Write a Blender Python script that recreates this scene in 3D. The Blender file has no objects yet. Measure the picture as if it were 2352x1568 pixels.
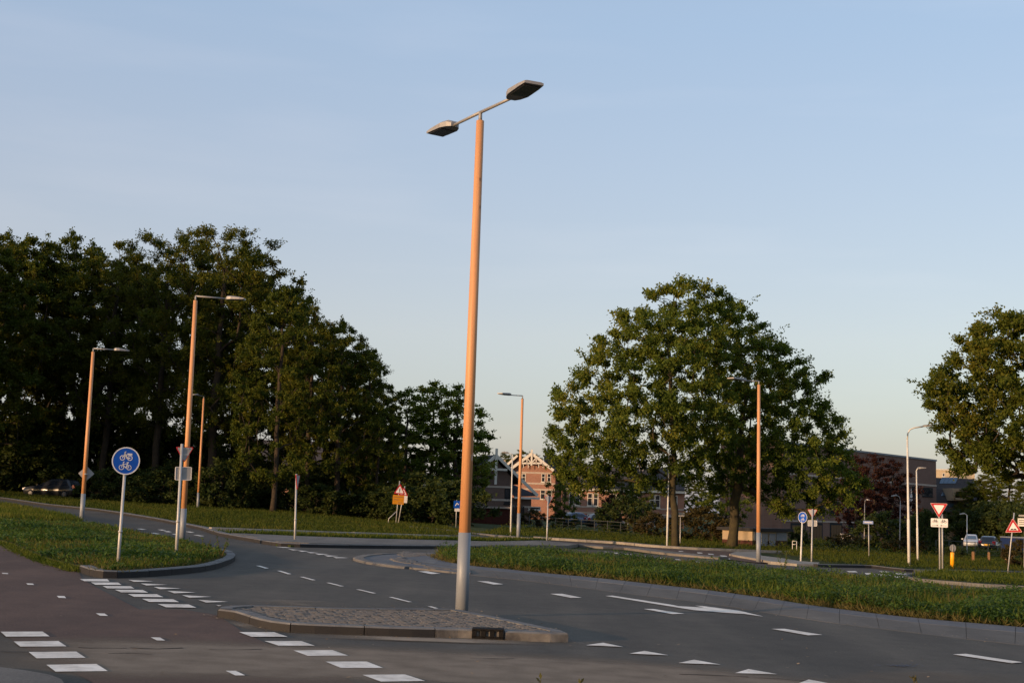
import bpy, bmesh, math, random
import numpy as np
from mathutils import Vector, Matrix
from mathutils.geometry import tessellate_polygon

# ---------------------------------------------------------------- camera, sky, sun, exposure
sc = bpy.context.scene
PXF, CX, CY, EYE = 2950., 1176., 784., 1.82
ROLL = math.radians(1.9); PITCH = math.atan(375 * math.cos(ROLL) / PXF)
FW = np.array([0, math.cos(PITCH), math.sin(PITCH)]); U0 = np.array([0, -math.sin(PITCH), math.cos(PITCH)]); R0 = np.array([1., 0, 0])
RT = R0 * math.cos(ROLL) + U0 * math.sin(ROLL); UP = U0 * math.cos(ROLL) - R0 * math.sin(ROLL)
cam_d = bpy.data.cameras.new('camera'); cam = bpy.data.objects.new('camera', cam_d); sc.collection.objects.link(cam); sc.camera = cam
cam_d.sensor_width = 36; cam_d.lens = 36 * PXF / 2352; cam_d.clip_start = .1; cam_d.clip_end = 6000
cam.matrix_world = Matrix(((RT[0], UP[0], -FW[0], 0), (RT[1], UP[1], -FW[1], 0), (RT[2], UP[2], -FW[2], EYE), (0, 0, 0, 1)))

SUN_EL, SUN_AZ = 6.5, 228.0      # degrees, azimuth clockwise from +Y (the view direction)
world = bpy.data.worlds.new('World'); sc.world = world; world.use_nodes = True
wn = world.node_tree; bg = wn.nodes['Background']; bg.inputs[1].default_value = .1
sky = wn.nodes.new('ShaderNodeTexSky'); sky.sky_type = 'NISHITA'; sky.sun_disc = False
sky.sun_elevation = math.radians(SUN_EL); sky.sun_rotation = math.radians(SUN_AZ)
sky.air_density = 1.0; sky.dust_density = 1.3; sky.ozone_density = 1.5
veil = wn.nodes.new('ShaderNodeMix'); veil.data_type = 'RGBA'; veil.blend_type = 'ADD'; veil.inputs[0].default_value = 1
veil.inputs[7].default_value = (2.65, 3.2, 4.3, 1)
dim = wn.nodes.new('ShaderNodeMix'); dim.data_type = 'RGBA'; dim.blend_type = 'MULTIPLY'; dim.inputs[0].default_value = 1; dim.inputs[7].default_value = (1.12, 1.12, 1.12, 1)
geo = wn.nodes.new('ShaderNodeTexCoord'); sep = wn.nodes.new('ShaderNodeSeparateXYZ'); vr = wn.nodes.new('ShaderNodeValToRGB')   # thin haze veil, thicker towards the horizon all round
vr.color_ramp.elements.new(.13)
for _i, (_p, _c) in enumerate(((0., (.185, .19, .28)), (.13, (.318, .29, .335)), (.36, (.255, .31, .42)))): vr.color_ramp.elements[_i].position = _p; vr.color_ramp.elements[_i].color = (*_c, 1)
vx = wn.nodes.new('ShaderNodeMix'); vx.data_type = 'RGBA'; vx.blend_type = 'MULTIPLY'; vx.inputs[0].default_value = 1; vx.inputs[7].default_value = (10, 10, 10, 1); vx.clamp_result = False
wn.links.new(geo.outputs['Generated'], sep.inputs[0]); wn.links.new(sep.outputs[2], vr.inputs[0]); wn.links.new(vr.outputs[0], vx.inputs[6]); wn.links.new(vx.outputs[2], veil.inputs[7])
wn.links.new(sky.outputs[0], dim.inputs[6]); wn.links.new(dim.outputs[2], veil.inputs[6])
# thin cirrus streaks, the same over the whole sky
tc = wn.nodes.new('ShaderNodeTexCoord'); mp = wn.nodes.new('ShaderNodeMapping'); mp.inputs['Scale'].default_value = (1.6, 1.6, 11)
mp.inputs['Rotation'].default_value = (0, math.radians(6), 0)
nz = wn.nodes.new('ShaderNodeTexNoise'); nz.inputs['Scale'].default_value = 2.3; nz.inputs['Detail'].default_value = 5; nz.inputs['Roughness'].default_value = .5
cr = wn.nodes.new('ShaderNodeValToRGB'); cr.color_ramp.elements[0].position = .5; cr.color_ramp.elements[0].color = (0, 0, 0, 1)
cr.color_ramp.elements[1].position = .78; cr.color_ramp.elements[1].color = (.4, .28, .18, 1)
ci = wn.nodes.new('ShaderNodeMix'); ci.data_type = 'RGBA'; ci.blend_type = 'ADD'; ci.inputs[0].default_value = 1
for a, b in ((tc.outputs['Generated'], mp.inputs[0]), (mp.outputs[0], nz.inputs['Vector']), (nz.outputs[0], cr.inputs[0]), (veil.outputs[2], ci.inputs[6]), (cr.outputs[0], ci.inputs[7]), (ci.outputs[2], bg.inputs[0])):
    wn.links.new(a, b)
sun_d = bpy.data.lights.new('sun', 'SUN'); sun_d.energy = 5.0; sun_d.color = (1, .63, .35); sun_d.angle = math.radians(.6)
sun = bpy.data.objects.new('sun', sun_d); sc.collection.objects.link(sun)
_a, _e = math.radians(SUN_AZ), math.radians(SUN_EL)
TOSUN = Vector((math.sin(_a) * math.cos(_e), math.cos(_a) * math.cos(_e), math.sin(_e)))
sun.rotation_euler = TOSUN.to_track_quat('Z', 'Y').to_euler()
vs = sc.view_settings; vs.view_transform = 'Standard'; vs.look = 'None'; vs.gamma = 1; vs.exposure = .1; vs.use_curve_mapping = False
sc.cycles.use_denoising = True; sc.cycles.max_bounces = 6; sc.cycles.transparent_max_bounces = 6; sc.cycles.caustics_reflective = False; sc.cycles.caustics_refractive = False

# ---------------------------------------------------------------- terrain and picture geometry
def sm(t): t = min(1, max(0, t)); return t * t * (3 - 2 * t)
def gz(x, y):
    z = -.025 * max(-45, min(60, x))
    if y > 60: z += .006 * min(50, y - 60) * sm((-x - 8) / 10)
    return z
EYEV = np.array([0, 0, EYE])
def ray(px, py): return FW * PXF + RT * (px - CX) - UP * (py - CY)
def P(px, py, dz=0):
    """point of the ground that the photo shows at (px, py), picture 2352 wide"""
    d = ray(px, py); z = 0.
    for _ in range(25):
        t = (z + dz - EYE) / d[2]; q = EYEV + d * t; z = .5 * z + .5 * gz(q[0], q[1])
    return Vector((q[0], q[1], gz(q[0], q[1]) + dz))
def atY(px, py, Y): d = ray(px, py); return Vector(EYEV + d * (Y / d[1]))
def proj(q): v = np.array(q, float) - EYEV; w = v @ FW; return CX + PXF * (v @ RT) / w, CY - PXF * (v @ UP) / w
def foot(px, Y):
    """ground point at depth Y seen in column px"""
    x = 0.
    for _ in range(12):
        u = proj((x, Y, gz(x, Y)))[0]; x += (px - u) * Y / PXF
    return Vector((x, Y, gz(x, Y)))

# ---------------------------------------------------------------- materials
MATS = {}
def mat(name, col, rough=.7, spec=.3, metal=0., var=None, scale=8., bump=0., bscale=60., detail=4, coat=0., obj=False):
    """procedural material: colour mixed with 'var' by noise, with fine relief"""
    if name in MATS: return MATS[name]
    m = bpy.data.materials.new(name); m.use_nodes = True; n = m.node_tree; b = n.nodes['Principled BSDF']
    b.inputs['Roughness'].default_value = rough; b.inputs['Metallic'].default_value = metal; b.inputs['Specular IOR Level'].default_value = spec
    if coat: b.inputs['Coat Weight'].default_value = coat
    t = n.nodes.new('ShaderNodeTexCoord')
    z = n.nodes.new('ShaderNodeTexNoise'); z.inputs['Scale'].default_value = scale; z.inputs['Detail'].default_value = detail; z.inputs['Roughness'].default_value = .6
    n.links.new(t.outputs['Object'], z.inputs['Vector'])
    r = n.nodes.new('ShaderNodeValToRGB'); r.color_ramp.elements[0].position = .35; r.color_ramp.elements[1].position = .68
    var = var or tuple(c * .82 for c in col)
    r.color_ramp.elements[0].color = (*col, 1); r.color_ramp.elements[1].color = (*var, 1)
    n.links.new(z.outputs[0], r.inputs[0]); n.links.new(r.outputs[0], b.inputs['Base Color'])
    if bump:
        z2 = n.nodes.new('ShaderNodeTexNoise'); z2.inputs['Scale'].default_value = bscale; z2.inputs['Detail'].default_value = 3
        n.links.new(t.outputs['Object'], z2.inputs['Vector'])
        bp = n.nodes.new('ShaderNodeBump'); bp.inputs['Strength'].default_value = bump; bp.inputs['Distance'].default_value = .02
        n.links.new(z2.outputs[0], bp.inputs['Height']); n.links.new(bp.outputs[0], b.inputs['Normal'])
    MATS[name] = m; return m
def asphalt(name, c0, c1, warm, speck=.35):
    m = bpy.data.materials.new(name); m.use_nodes = True; n = m.node_tree; b = n.nodes['Principled BSDF']; N = n.nodes.new; L = n.links.new
    b.inputs['Roughness'].default_value = .88; b.inputs['Specular IOR Level'].default_value = .25
    t = N('ShaderNodeTexCoord')
    def noise(s, d=3, sc3=(1, 1, 1), rot=0):
        mpn = N('ShaderNodeMapping'); mpn.inputs['Scale'].default_value = sc3; mpn.inputs['Rotation'].default_value = (0, 0, rot); L(t.outputs['Object'], mpn.inputs[0])
        z = N('ShaderNodeTexNoise'); z.inputs['Scale'].default_value = s; z.inputs['Detail'].default_value = d; L(mpn.outputs[0], z.inputs['Vector']); return z
    def ramp(src, a, b_, ca, cb):
        r = N('ShaderNodeValToRGB'); r.color_ramp.elements[0].position = a; r.color_ramp.elements[1].position = b_
        r.color_ramp.elements[0].color = (*ca, 1); r.color_ramp.elements[1].color = (*cb, 1); L(src, r.inputs[0]); return r
    def mixc(bt, f, a, c):
        x = N('ShaderNodeMix'); x.data_type = 'RGBA'; x.blend_type = bt
        if isinstance(f, float): x.inputs[0].default_value = f
        else: L(f, x.inputs[0])
        L(a, x.inputs[6]); L(c, x.inputs[7]); return x.outputs[2]
    big = ramp(noise(.35, 4).outputs[0], .35, .7, c0, c1)
    mid = ramp(noise(2.6, 6).outputs[0], .3, .72, (.88, .88, .88), (1.12, 1.11, 1.1))
    streak = ramp(noise(.9, 4, (1, .07, 1), math.radians(38)).outputs[0], .4, .75, (.84, .84, .84), (1.22, 1.2, 1.17))
    c = mixc('MULTIPLY', 1., big.outputs[0], streak.outputs[0])
    c = mixc('MULTIPLY', 1., c, mid.outputs[0])
    grain = ramp(noise(55, 2).outputs[0], .3, .75, (1 - speck,) * 3, (1 + speck, 1 + speck, 1 + speck * .9))
    c = mixc('MULTIPLY', 1., c, grain.outputs[0])
    stone = ramp(noise(140, 1).outputs[0], .66, .76, (0, 0, 0), (.5, .5, .5))
    wcol = N('ShaderNodeRGB'); wcol.outputs[0].default_value = (*warm, 1)
    c = mixc('MIX', stone.outputs[0], c, wcol.outputs[0])
    L(c, b.inputs['Base Color'])
    bp = N('ShaderNodeBump'); bp.inputs['Strength'].default_value = .5; bp.inputs['Distance'].default_value = .006
    L(noise(75, 2).outputs[0], bp.inputs['Height']); L(bp.outputs[0], b.inputs['Normal'])
    MATS[name] = m; return m
def brickmat(name, c1, c2, mortar, s=1.):
    m = bpy.data.materials.new(name); m.use_nodes = True; n = m.node_tree; b = n.nodes['Principled BSDF']; N = n.nodes.new; L = n.links.new
    b.inputs['Roughness'].default_value = .9; b.inputs['Specular IOR Level'].default_value = .2
    t = N('ShaderNodeTexCoord'); sx = N('ShaderNodeSeparateXYZ'); L(t.outputs['Object'], sx.inputs[0])
    ad = N('ShaderNodeMath'); ad.operation = 'ADD'; L(sx.outputs[0], ad.inputs[0]); L(sx.outputs[1], ad.inputs[1])
    cx = N('ShaderNodeCombineXYZ'); L(ad.outputs[0], cx.inputs[0]); L(sx.outputs[2], cx.inputs[1])
    k = N('ShaderNodeTexBrick'); k.inputs['Scale'].default_value = 1; k.inputs['Brick Width'].default_value = .22 * s; k.inputs['Row Height'].default_value = .065 * s; k.inputs['Mortar Size'].default_value = .006 * s
    k.inputs['Color1'].default_value = (*c1, 1); k.inputs['Color2'].default_value = (*c2, 1); k.inputs['Mortar'].default_value = (*mortar, 1); L(cx.outputs[0], k.inputs['Vector'])
    z = N('ShaderNodeTexNoise'); z.inputs['Scale'].default_value = .8; z.inputs['Detail'].default_value = 5; L(t.outputs['Object'], z.inputs['Vector'])
    r = N('ShaderNodeValToRGB'); r.color_ramp.elements[0].color = (.75, .75, .75, 1); r.color_ramp.elements[1].color = (1.2, 1.2, 1.2, 1); L(z.outputs[0], r.inputs[0])
    x = N('ShaderNodeMix'); x.data_type = 'RGBA'; x.blend_type = 'MULTIPLY'; x.inputs[0].default_value = 1; L(k.outputs[0], x.inputs[6]); L(r.outputs[0], x.inputs[7]); L(x.outputs[2], b.inputs['Base Color'])
    MATS[name] = m; return m
def leafmat(name, cols, trans=.3, rough=.55):
    """foliage: a colour of its own for every leaf, some light through the blade"""
    m = bpy.data.materials.new(name); m.use_nodes = True; n = m.node_tree; N = n.nodes.new; L = n.links.new
    b = n.nodes['Principled BSDF']; out = n.nodes['Material Output']; b.inputs['Roughness'].default_value = rough; b.inputs['Specular IOR Level'].default_value = .07
    g = N('ShaderNodeNewGeometry'); t = N('ShaderNodeTexCoord')
    z = N('ShaderNodeTexNoise'); z.inputs['Scale'].default_value = .33; z.inputs['Detail'].default_value = 3; L(t.outputs['Object'], z.inputs['Vector'])
    a = N('ShaderNodeMath'); a.operation = 'MULTIPLY_ADD'; a.inputs[1].default_value = .55; L(g.outputs['Random Per Island'], a.inputs[0])
    s = N('ShaderNodeMath'); s.operation = 'MULTIPLY_ADD'; s.inputs[1].default_value = 1.7; s.inputs[2].default_value = -.62; L(z.outputs[0], s.inputs[0]); L(s.outputs[0], a.inputs[2])
    r = N('ShaderNodeValToRGB'); e = r.color_ramp.elements
    while len(e) < len(cols): e.new(.5)
    for i, c in enumerate(cols): e[i].position = i / (len(cols) - 1); e[i].color = (*c, 1)
    L(a.outputs[0], r.inputs[0]); L(r.outputs[0], b.inputs['Base Color'])
    tr = N('ShaderNodeBsdfTranslucent'); mx = N('ShaderNodeMixShader'); mx.inputs[0].default_value = trans
    hs = N('ShaderNodeHueSaturation'); hs.inputs['Value'].default_value = 1.3; hs.inputs['Saturation'].default_value = 1.15; L(r.outputs[0], hs.inputs['Color']); L(hs.outputs[0], tr.inputs[0])
    L(b.outputs[0], mx.inputs[1]); L(tr.outputs[0], mx.inputs[2]); L(mx.outputs[0], out.inputs[0])
    MATS[name] = m; return m

asphalt('asphalt', (.074, .067, .056), (.098, .087, .072), (.12, .11, .1))
asphalt('asphalt_path', (.075, .067, .058), (.09, .08, .07), (.12, .1, .09))
asphalt('red_asphalt', (.1, .061, .046), (.128, .08, .06), (.15, .1, .09))
asphalt('gutter', (.105, .098, .088), (.13, .12, .106), (.18, .16, .14), .25)
asphalt('paving', (.14, .13, .116), (.175, .16, .142), (.24, .22, .2), .25)
mat('marking', (.9, .82, .71), .75, .3, var=(.56, .5, .42), scale=4, bump=.25, bscale=90, detail=6)
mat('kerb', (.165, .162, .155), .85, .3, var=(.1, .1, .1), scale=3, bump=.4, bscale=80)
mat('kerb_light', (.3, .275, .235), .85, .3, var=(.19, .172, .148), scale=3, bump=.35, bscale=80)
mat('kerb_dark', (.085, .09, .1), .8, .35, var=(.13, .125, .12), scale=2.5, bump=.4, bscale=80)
mat('iron', (.007, .007, .0075), .8, .1, var=(.011, .01, .009), bump=.2)
mat('cobble', (.16, .145, .125), .85, .3, var=(.09, .086, .082), scale=9, bump=.4, bscale=70)
mat('sand', (.3, .235, .165), .95, .1, var=(.21, .165, .12), scale=12, bump=.4, bscale=90)
mat('soil', (.06, .06, .022), .95, .1, var=(.04, .05, .016), scale=1.2, bump=.6, bscale=30, detail=8)
mat('verge', (.036, .05, .013), .95, .1, var=(.052, .056, .016), scale=.5, bump=.8, bscale=25, detail=8)
def woodmat():
    m = mat('pole_wood', (.5, .27, .135), .5, .35); n = m.node_tree; b = n.nodes['Principled BSDF']; N = n.nodes.new; L = n.links.new
    t = N('ShaderNodeTexCoord'); mpn = N('ShaderNodeMapping'); mpn.inputs['Scale'].default_value = (28, 28, .7); L(t.outputs['Object'], mpn.inputs[0])
    z = N('ShaderNodeTexNoise'); z.inputs['Scale'].default_value = 1; z.inputs['Detail'].default_value = 5; L(mpn.outputs[0], z.inputs['Vector'])
    r = N('ShaderNodeValToRGB'); r.color_ramp.elements[0].position = .3; r.color_ramp.elements[1].position = .7; r.color_ramp.elements[0].color = (.6, .3, .135, 1); r.color_ramp.elements[1].color = (.46, .22, .095, 1); L(z.outputs[0], r.inputs[0])
    k = N('ShaderNodeTexVoronoi'); k.inputs['Scale'].default_value = 3.2; k.feature = 'F1'; m2 = N('ShaderNodeMapping'); m2.inputs['Scale'].default_value = (1, 1, .6); L(t.outputs['Object'], m2.inputs[0]); L(m2.outputs[0], k.inputs['Vector'])
    q = N('ShaderNodeValToRGB'); q.color_ramp.elements[0].position = .04; q.color_ramp.elements[0].color = (.22, .22, .22, 1); q.color_ramp.elements[1].position = .09; q.color_ramp.elements[1].color = (1, 1, 1, 1); L(k.outputs[0], q.inputs[0])
    x = N('ShaderNodeMix'); x.data_type = 'RGBA'; x.blend_type = 'MULTIPLY'; x.inputs[0].default_value = .75; L(r.outputs[0], x.inputs[6]); L(q.outputs[0], x.inputs[7]); L(x.outputs[2], b.inputs['Base Color'])
    return m
woodmat()
mat('kerb_side', (.024, .023, .023), .8, .3, var=(.018, .018, .02), scale=2.2, bump=.3, bscale=60)  # darker tone for the side faces of kerb stones, tops are paler
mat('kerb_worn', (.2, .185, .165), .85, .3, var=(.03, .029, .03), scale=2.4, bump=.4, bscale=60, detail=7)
mat('sleeve', (.22, .24, .265), .5, .35, metal=.1, var=(.19, .21, .235), scale=2, bump=.08)
mat('galv', (.42, .42, .41), .5, .4, metal=.3, var=(.34, .34, .335), scale=6)
mat('white_post', (.6, .6, .57), .5, .4, var=(.5, .5, .48), scale=3)
mat('lamp_grey', (.3, .29, .28), .5, .4, metal=.2, var=(.24, .235, .23), scale=5)
mat('lamp_glass', (.03, .03, .035), .25, .5)
mat('sign_back', (.33, .33, .33), .6, .3, metal=.2, var=(.27, .27, .27), scale=4)
mat('sign_white', (.72, .7, .68), .45, .4, var=(.62, .6, .58), scale=5)
mat('sign_blue', (.003, .075, .42), .4, .3, var=(.003, .065, .36), scale=4)
mat('sign_red', (.42, .012, .018), .4, .4, var=(.34, .01, .014), scale=5)
mat('sign_black', (.02, .02, .02), .5, .3)
mat('sign_yellow', (.55, .22, .006), .5, .3, var=(.46, .18, .006), scale=5)
mat('post_yellow', (.85, .38, .008), .4, .4, var=(.75, .32, .008), scale=3)
mat('street_blue', (.2, .27, .5), .45, .4, var=(.17, .23, .44), scale=5)
mat('bark', (.055, .042, .03), .95, .1, var=(.032, .027, .022), scale=3, bump=.9, bscale=9, detail=8)
mat('bark_warm', (.11, .07, .045), .95, .1, var=(.06, .042, .03), scale=3, bump=.9, bscale=9, detail=8)
mat('bark_moss', (.065, .055, .028), .95, .1, var=(.04, .034, .024), scale=3, bump=.9, bscale=9, detail=8)
leafmat('leaf_forest', [(0.0324, 0.0486, 0.0081), (0.0486, 0.0675, 0.0108), (0.0756, 0.0864, 0.01215), (0.1053, 0.0972, 0.0135)])
leafmat('leaf_forest2', [(0.03375, 0.04995, 0.0081), (0.054, 0.06885, 0.0108), (0.081, 0.0864, 0.01215), (0.108, 0.0945, 0.0135)])
leafmat('leaf_oak', [(0.045, 0.06875, 0.01375), (0.0725, 0.105, 0.01875), (0.1063, 0.1325, 0.02125), (0.1625, 0.1562, 0.025)], .38)
leafmat('leaf_hornbeam', [(0.033, 0.0506, 0.0099), (0.0572, 0.0792, 0.0132), (0.088, 0.1034, 0.0154), (0.1375, 0.121, 0.0176)], .38)
leafmat('leaf_red', [(0.01875, 0.009, 0.009), (0.03375, 0.0135, 0.01125), (0.045, 0.018, 0.012), (0.0375, 0.0225, 0.0105)])
leafmat('leaf_bush', [(.018, .03, .01), (.03, .045, .013), (.045, .06, .016), (.06, .065, .016)])
leafmat('leaf_brown', [(.03, .026, .01), (.05, .036, .014), (.06, .05, .016), (.045, .05, .015)])
leafmat('weed', [(.026, .055, .014), (.045, .085, .02), (.07, .112, .026), (.1, .128, .028)], .35)
leafmat('grass', [(.04, .064, .011), (.06, .084, .014), (.084, .1, .017), (.12, .11, .026)], .35)
leafmat('grass_dry', [(.06, .07, .02), (.095, .085, .028), (.13, .105, .04), (.08, .078, .024)], .3)
leafmat('verge_grass', [(.03, .048, .008), (.045, .062, .01), (.062, .072, .012), (.085, .08, .016)], .3)
leafmat('litter', [(.3, .14, .03), (.2, .12, .05), (.35, .26, .16), (.12, .08, .04)], .1)
mat('spray', (.1, .12, .17), .9, .1, var=(.08, .09, .12), scale=20)
mat('tar', (.035, .032, .03), .9, .2)
brickmat('brick_red', (.33, .155, .1), (.27, .12, .08), (.3, .24, .2))
brickmat('brick_brown', (.16, .1, .08), (.12, .075, .06), (.15, .12, .1))
brickmat('brick_dark', (.2, .115, .085), (.155, .088, .068), (.18, .14, .115))
brickmat('brick_pink', (.36, .19, .13), (.31, .155, .11), (.33, .26, .2))
brickmat('roof_slate', (.03, .03, .036), (.045, .043, .048), (.02, .02, .022), 2.6)
brickmat('roof_grey', (.05, .045, .046), (.068, .06, .06), (.03, .03, .03), 2.6)
brickmat('brick_plinth', (.07, .025, .02), (.055, .02, .016), (.05, .03, .025))
mat('trim', (.62, .58, .5), .6, .3, var=(.52, .49, .42), scale=2)
mat('band', (.46, .38, .31), .8, .2, var=(.38, .32, .27), scale=2)
mat('glass', (.02, .023, .03), .12, .6)
mat('glass_sky', (.1, .15, .2), .08, .9, metal=.5)
mat('door_wood', (.14, .075, .03), .6, .3, var=(.1, .055, .022), scale=5)
mat('cream', (.34, .27, .185), .85, .2, var=(.3, .235, .16), scale=1.5)
mat('render_yellow', (.5, .4, .27), .85, .2, var=(.45, .36, .24), scale=1.5)
mat('grey_panel', (.2, .215, .235), .6, .3, var=(.175, .19, .205), scale=2)
mat('fence_red', (.085, .018, .01), .7, .3, var=(.06, .013, .008), scale=4)
mat('fence_dark', (.02, .022, .024), .8, .2)
mat('flat_roof', (.03, .03, .032), .85, .2)
mat('orange', (.5, .12, .015), .6, .3)
mat('car_dark', (.018, .02, .024), .3, .4, coat=.3)
mat('car_black', (.015, .017, .022), .25, .6, coat=.6)
mat('car_white', (.42, .44, .46), .3, .5, coat=.5)
mat('car_blue', (.07, .1, .17), .3, .5, coat=.5)
mat('tyre', (.015, .015, .016), .85, .2)
mat('rim', (.09, .09, .095), .5, .4)
mat('tail_red', (.35, .008, .015), .3, .5)
mat('head_lamp', (.6, .6, .62), .15, .6)
mat('plate_yellow', (.75, .42, .02), .5, .3)
mat('wood_post', (.28, .16, .075), .8, .2, var=(.2, .11, .055), scale=8, bump=.3)
mat('wire', (.06, .065, .06), .6, .3, metal=.4)
mat('blue_tarp', (.012, .03, .11), .7, .3)
# ---------------------------------------------------------------- object helpers
COL = sc.collection
rnd = random.Random(7); rng = np.random.default_rng(11)
def props(o, label=None, cat=None, group=None, kind=None):
    if label: o['label'] = label
    if cat: o['category'] = cat
    if group: o['group'] = group
    if kind: o['kind'] = kind
    return o
def thing(name, label, cat, loc=(0, 0, 0), group=None):
    o = bpy.data.objects.new(name, None); o.empty_display_size = .2; COL.objects.link(o); o.location = loc
    return props(o, label, cat, group)
def wloc(o):
    v = Vector((0, 0, 0))
    while o: v = v + o.location; o = o.parent
    return v
class MB:
    """collects shapes in world coordinates; build() links them as one mesh object"""
    def __init__(s): s.v = []; s.f = []; s.m = []; s.mi = 0; s.smooth = set()
    def add(s, vs, fs, smooth=False):
        o = len(s.v); s.v += [tuple(v) for v in vs]
        for f in fs:
            if smooth: s.smooth.add(len(s.f))
            s.f.append(tuple(i + o for i in f)); s.m.append(s.mi)
        return s
    def frame(s, c, ax, ay, az, hx, hy, hz):
        c = Vector(c); vs = [c + ax * (hx * i) + ay * (hy * j) + az * (hz * k) for i in (-1, 1) for j in (-1, 1) for k in (-1, 1)]
        return s.add(vs, [(0, 1, 3, 2), (4, 6, 7, 5), (0, 4, 5, 1), (2, 3, 7, 6), (0, 2, 6, 4), (1, 5, 7, 3)])
    def box(s, x0, x1, y0, y1, z0, z1):
        return s.frame(((x0 + x1) / 2, (y0 + y1) / 2, (z0 + z1) / 2), Vector((1, 0, 0)), Vector((0, 1, 0)), Vector((0, 0, 1)), (x1 - x0) / 2, (y1 - y0) / 2, (z1 - z0) / 2)
    def tube(s, pts, radii, n=10, cap=True, smooth=True):
        pts = [Vector(p) for p in pts]
        if not isinstance(radii, (list, tuple)): radii = [radii] * len(pts)
        vs = []; up = None
        for i, p in enumerate(pts):
            d = (pts[min(i + 1, len(pts) - 1)] - pts[max(i - 1, 0)]).normalized()
            if up is None:
                a = Vector((0, 0, 1)) if abs(d.z) < .9 else Vector((1, 0, 0)); up = (a - d * a.dot(d)).normalized()
            else: up = (up - d * up.dot(d)).normalized()
            b = d.cross(up)
            for k in range(n):
                t = 2 * math.pi * k / n; vs.append(p + (up * math.cos(t) + b * math.sin(t)) * radii[i])
        fs = [(i * n + k, i * n + (k + 1) % n, (i + 1) * n + (k + 1) % n, (i + 1) * n + k) for i in range(len(pts) - 1) for k in range(n)]
        s.add(vs, fs, smooth)
        if cap:
            o = len(s.v) - len(vs); s.f.append(tuple(o + k for k in reversed(range(n)))); s.m.append(s.mi)
            s.f.append(tuple(o + (len(pts) - 1) * n + k for k in range(n))); s.m.append(s.mi)
        return s
    def prism(s, poly, d):
        """polygon (list of 3D points) extruded by vector d"""
        n = len(poly); d = Vector(d); a = [Vector(p) for p in poly]; b = [p + d for p in a]
        return s.add(a + b, [tuple(range(n))[::-1], tuple(range(n, 2 * n))] + [(i, (i + 1) % n, n + (i + 1) % n, n + i) for i in range(n)])
    def build(s, name, material, parent=None, kind=None, label=None, group=None, cat=None):
        me = bpy.data.meshes.new(name); o0 = wloc(parent) if parent else None
        vs = s.v if o0 is None else [(v[0] - o0.x, v[1] - o0.y, v[2] - o0.z) for v in s.v]
        me.from_pydata(vs, [], s.f); mats = material if isinstance(material, (list, tuple)) else [material]
        for m_ in mats: me.materials.append(MATS[m_])
        if len(mats) > 1: me.polygons.foreach_set('material_index', s.m)
        if s.smooth: me.polygons.foreach_set('use_smooth', [i in s.smooth for i in range(len(s.f))])
        bm = bmesh.new(); bm.from_mesh(me); bmesh.ops.recalc_face_normals(bm, faces=bm.faces); bm.to_mesh(me); bm.free()
        o = bpy.data.objects.new(name, me); COL.objects.link(o)
        if parent: o.parent = parent
        return props(o, label, cat, group, kind)
def npmesh(name, V, Fc, material, parent=None, kind=None, smooth=False):
    """mesh from numpy arrays, every face with the same corner count; V in coordinates of the parent"""
    me = bpy.data.meshes.new(name); nv, (nf, k) = len(V), Fc.shape
    me.vertices.add(nv); me.vertices.foreach_set('co', V.astype(np.float32).ravel())
    me.loops.add(nf * k); me.loops.foreach_set('vertex_index', Fc.astype(np.int32).ravel())
    me.polygons.add(nf); me.polygons.foreach_set('loop_start', np.arange(0, nf * k, k, dtype=np.int32))
    me.materials.append(MATS[material]); me.update(calc_edges=True); me.validate()
    o = bpy.data.objects.new(name, me); COL.objects.link(o)
    if parent: o.parent = parent
    return props(o, kind=kind)
def copy_tree(o, parent=None):
    c = o.copy(); COL.objects.link(c); c.parent = parent
    for ch in o.children: copy_tree(ch, c)
    return c
def smooth_line(pts, step=.5, closed=False):
    """Catmull-Rom through plan points, resampled"""
    p = [Vector((q[0], q[1])) for q in pts]; n = len(p); out = []
    rngi = range(n if closed else n - 1)
    for i in rngi:
        if closed: a, b, c, d = p[i - 1], p[i], p[(i + 1) % n], p[(i + 2) % n]
        else: a, b, c, d = p[max(i - 1, 0)], p[i], p[i + 1], p[min(i + 2, n - 1)]
        k = max(2, int((c - b).length / step))
        for j in range(k):
            t = j / k
            out.append(.5 * ((2 * b) + (c - a) * t + (2 * a - 5 * b + 4 * c - d) * t * t + (3 * b - a - 3 * c + d) * t ** 3))
    if not closed: out.append(p[-1])
    return out
def PP(l): return [P(*q).xy for q in l]
def shrink(poly, d):
    n = len(poly); area = sum(poly[i][0] * poly[(i + 1) % n][1] - poly[(i + 1) % n][0] * poly[i][1] for i in range(n)); sgn = 1 if area > 0 else -1; out = []
    for i in range(n):
        a, b = Vector(poly[i - 1]), Vector(poly[(i + 1) % n]); t = (b - a).normalized(); out.append(Vector(poly[i]) + Vector((-t.y, t.x)) * sgn * d)
    return out
GRID = 5.
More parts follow.
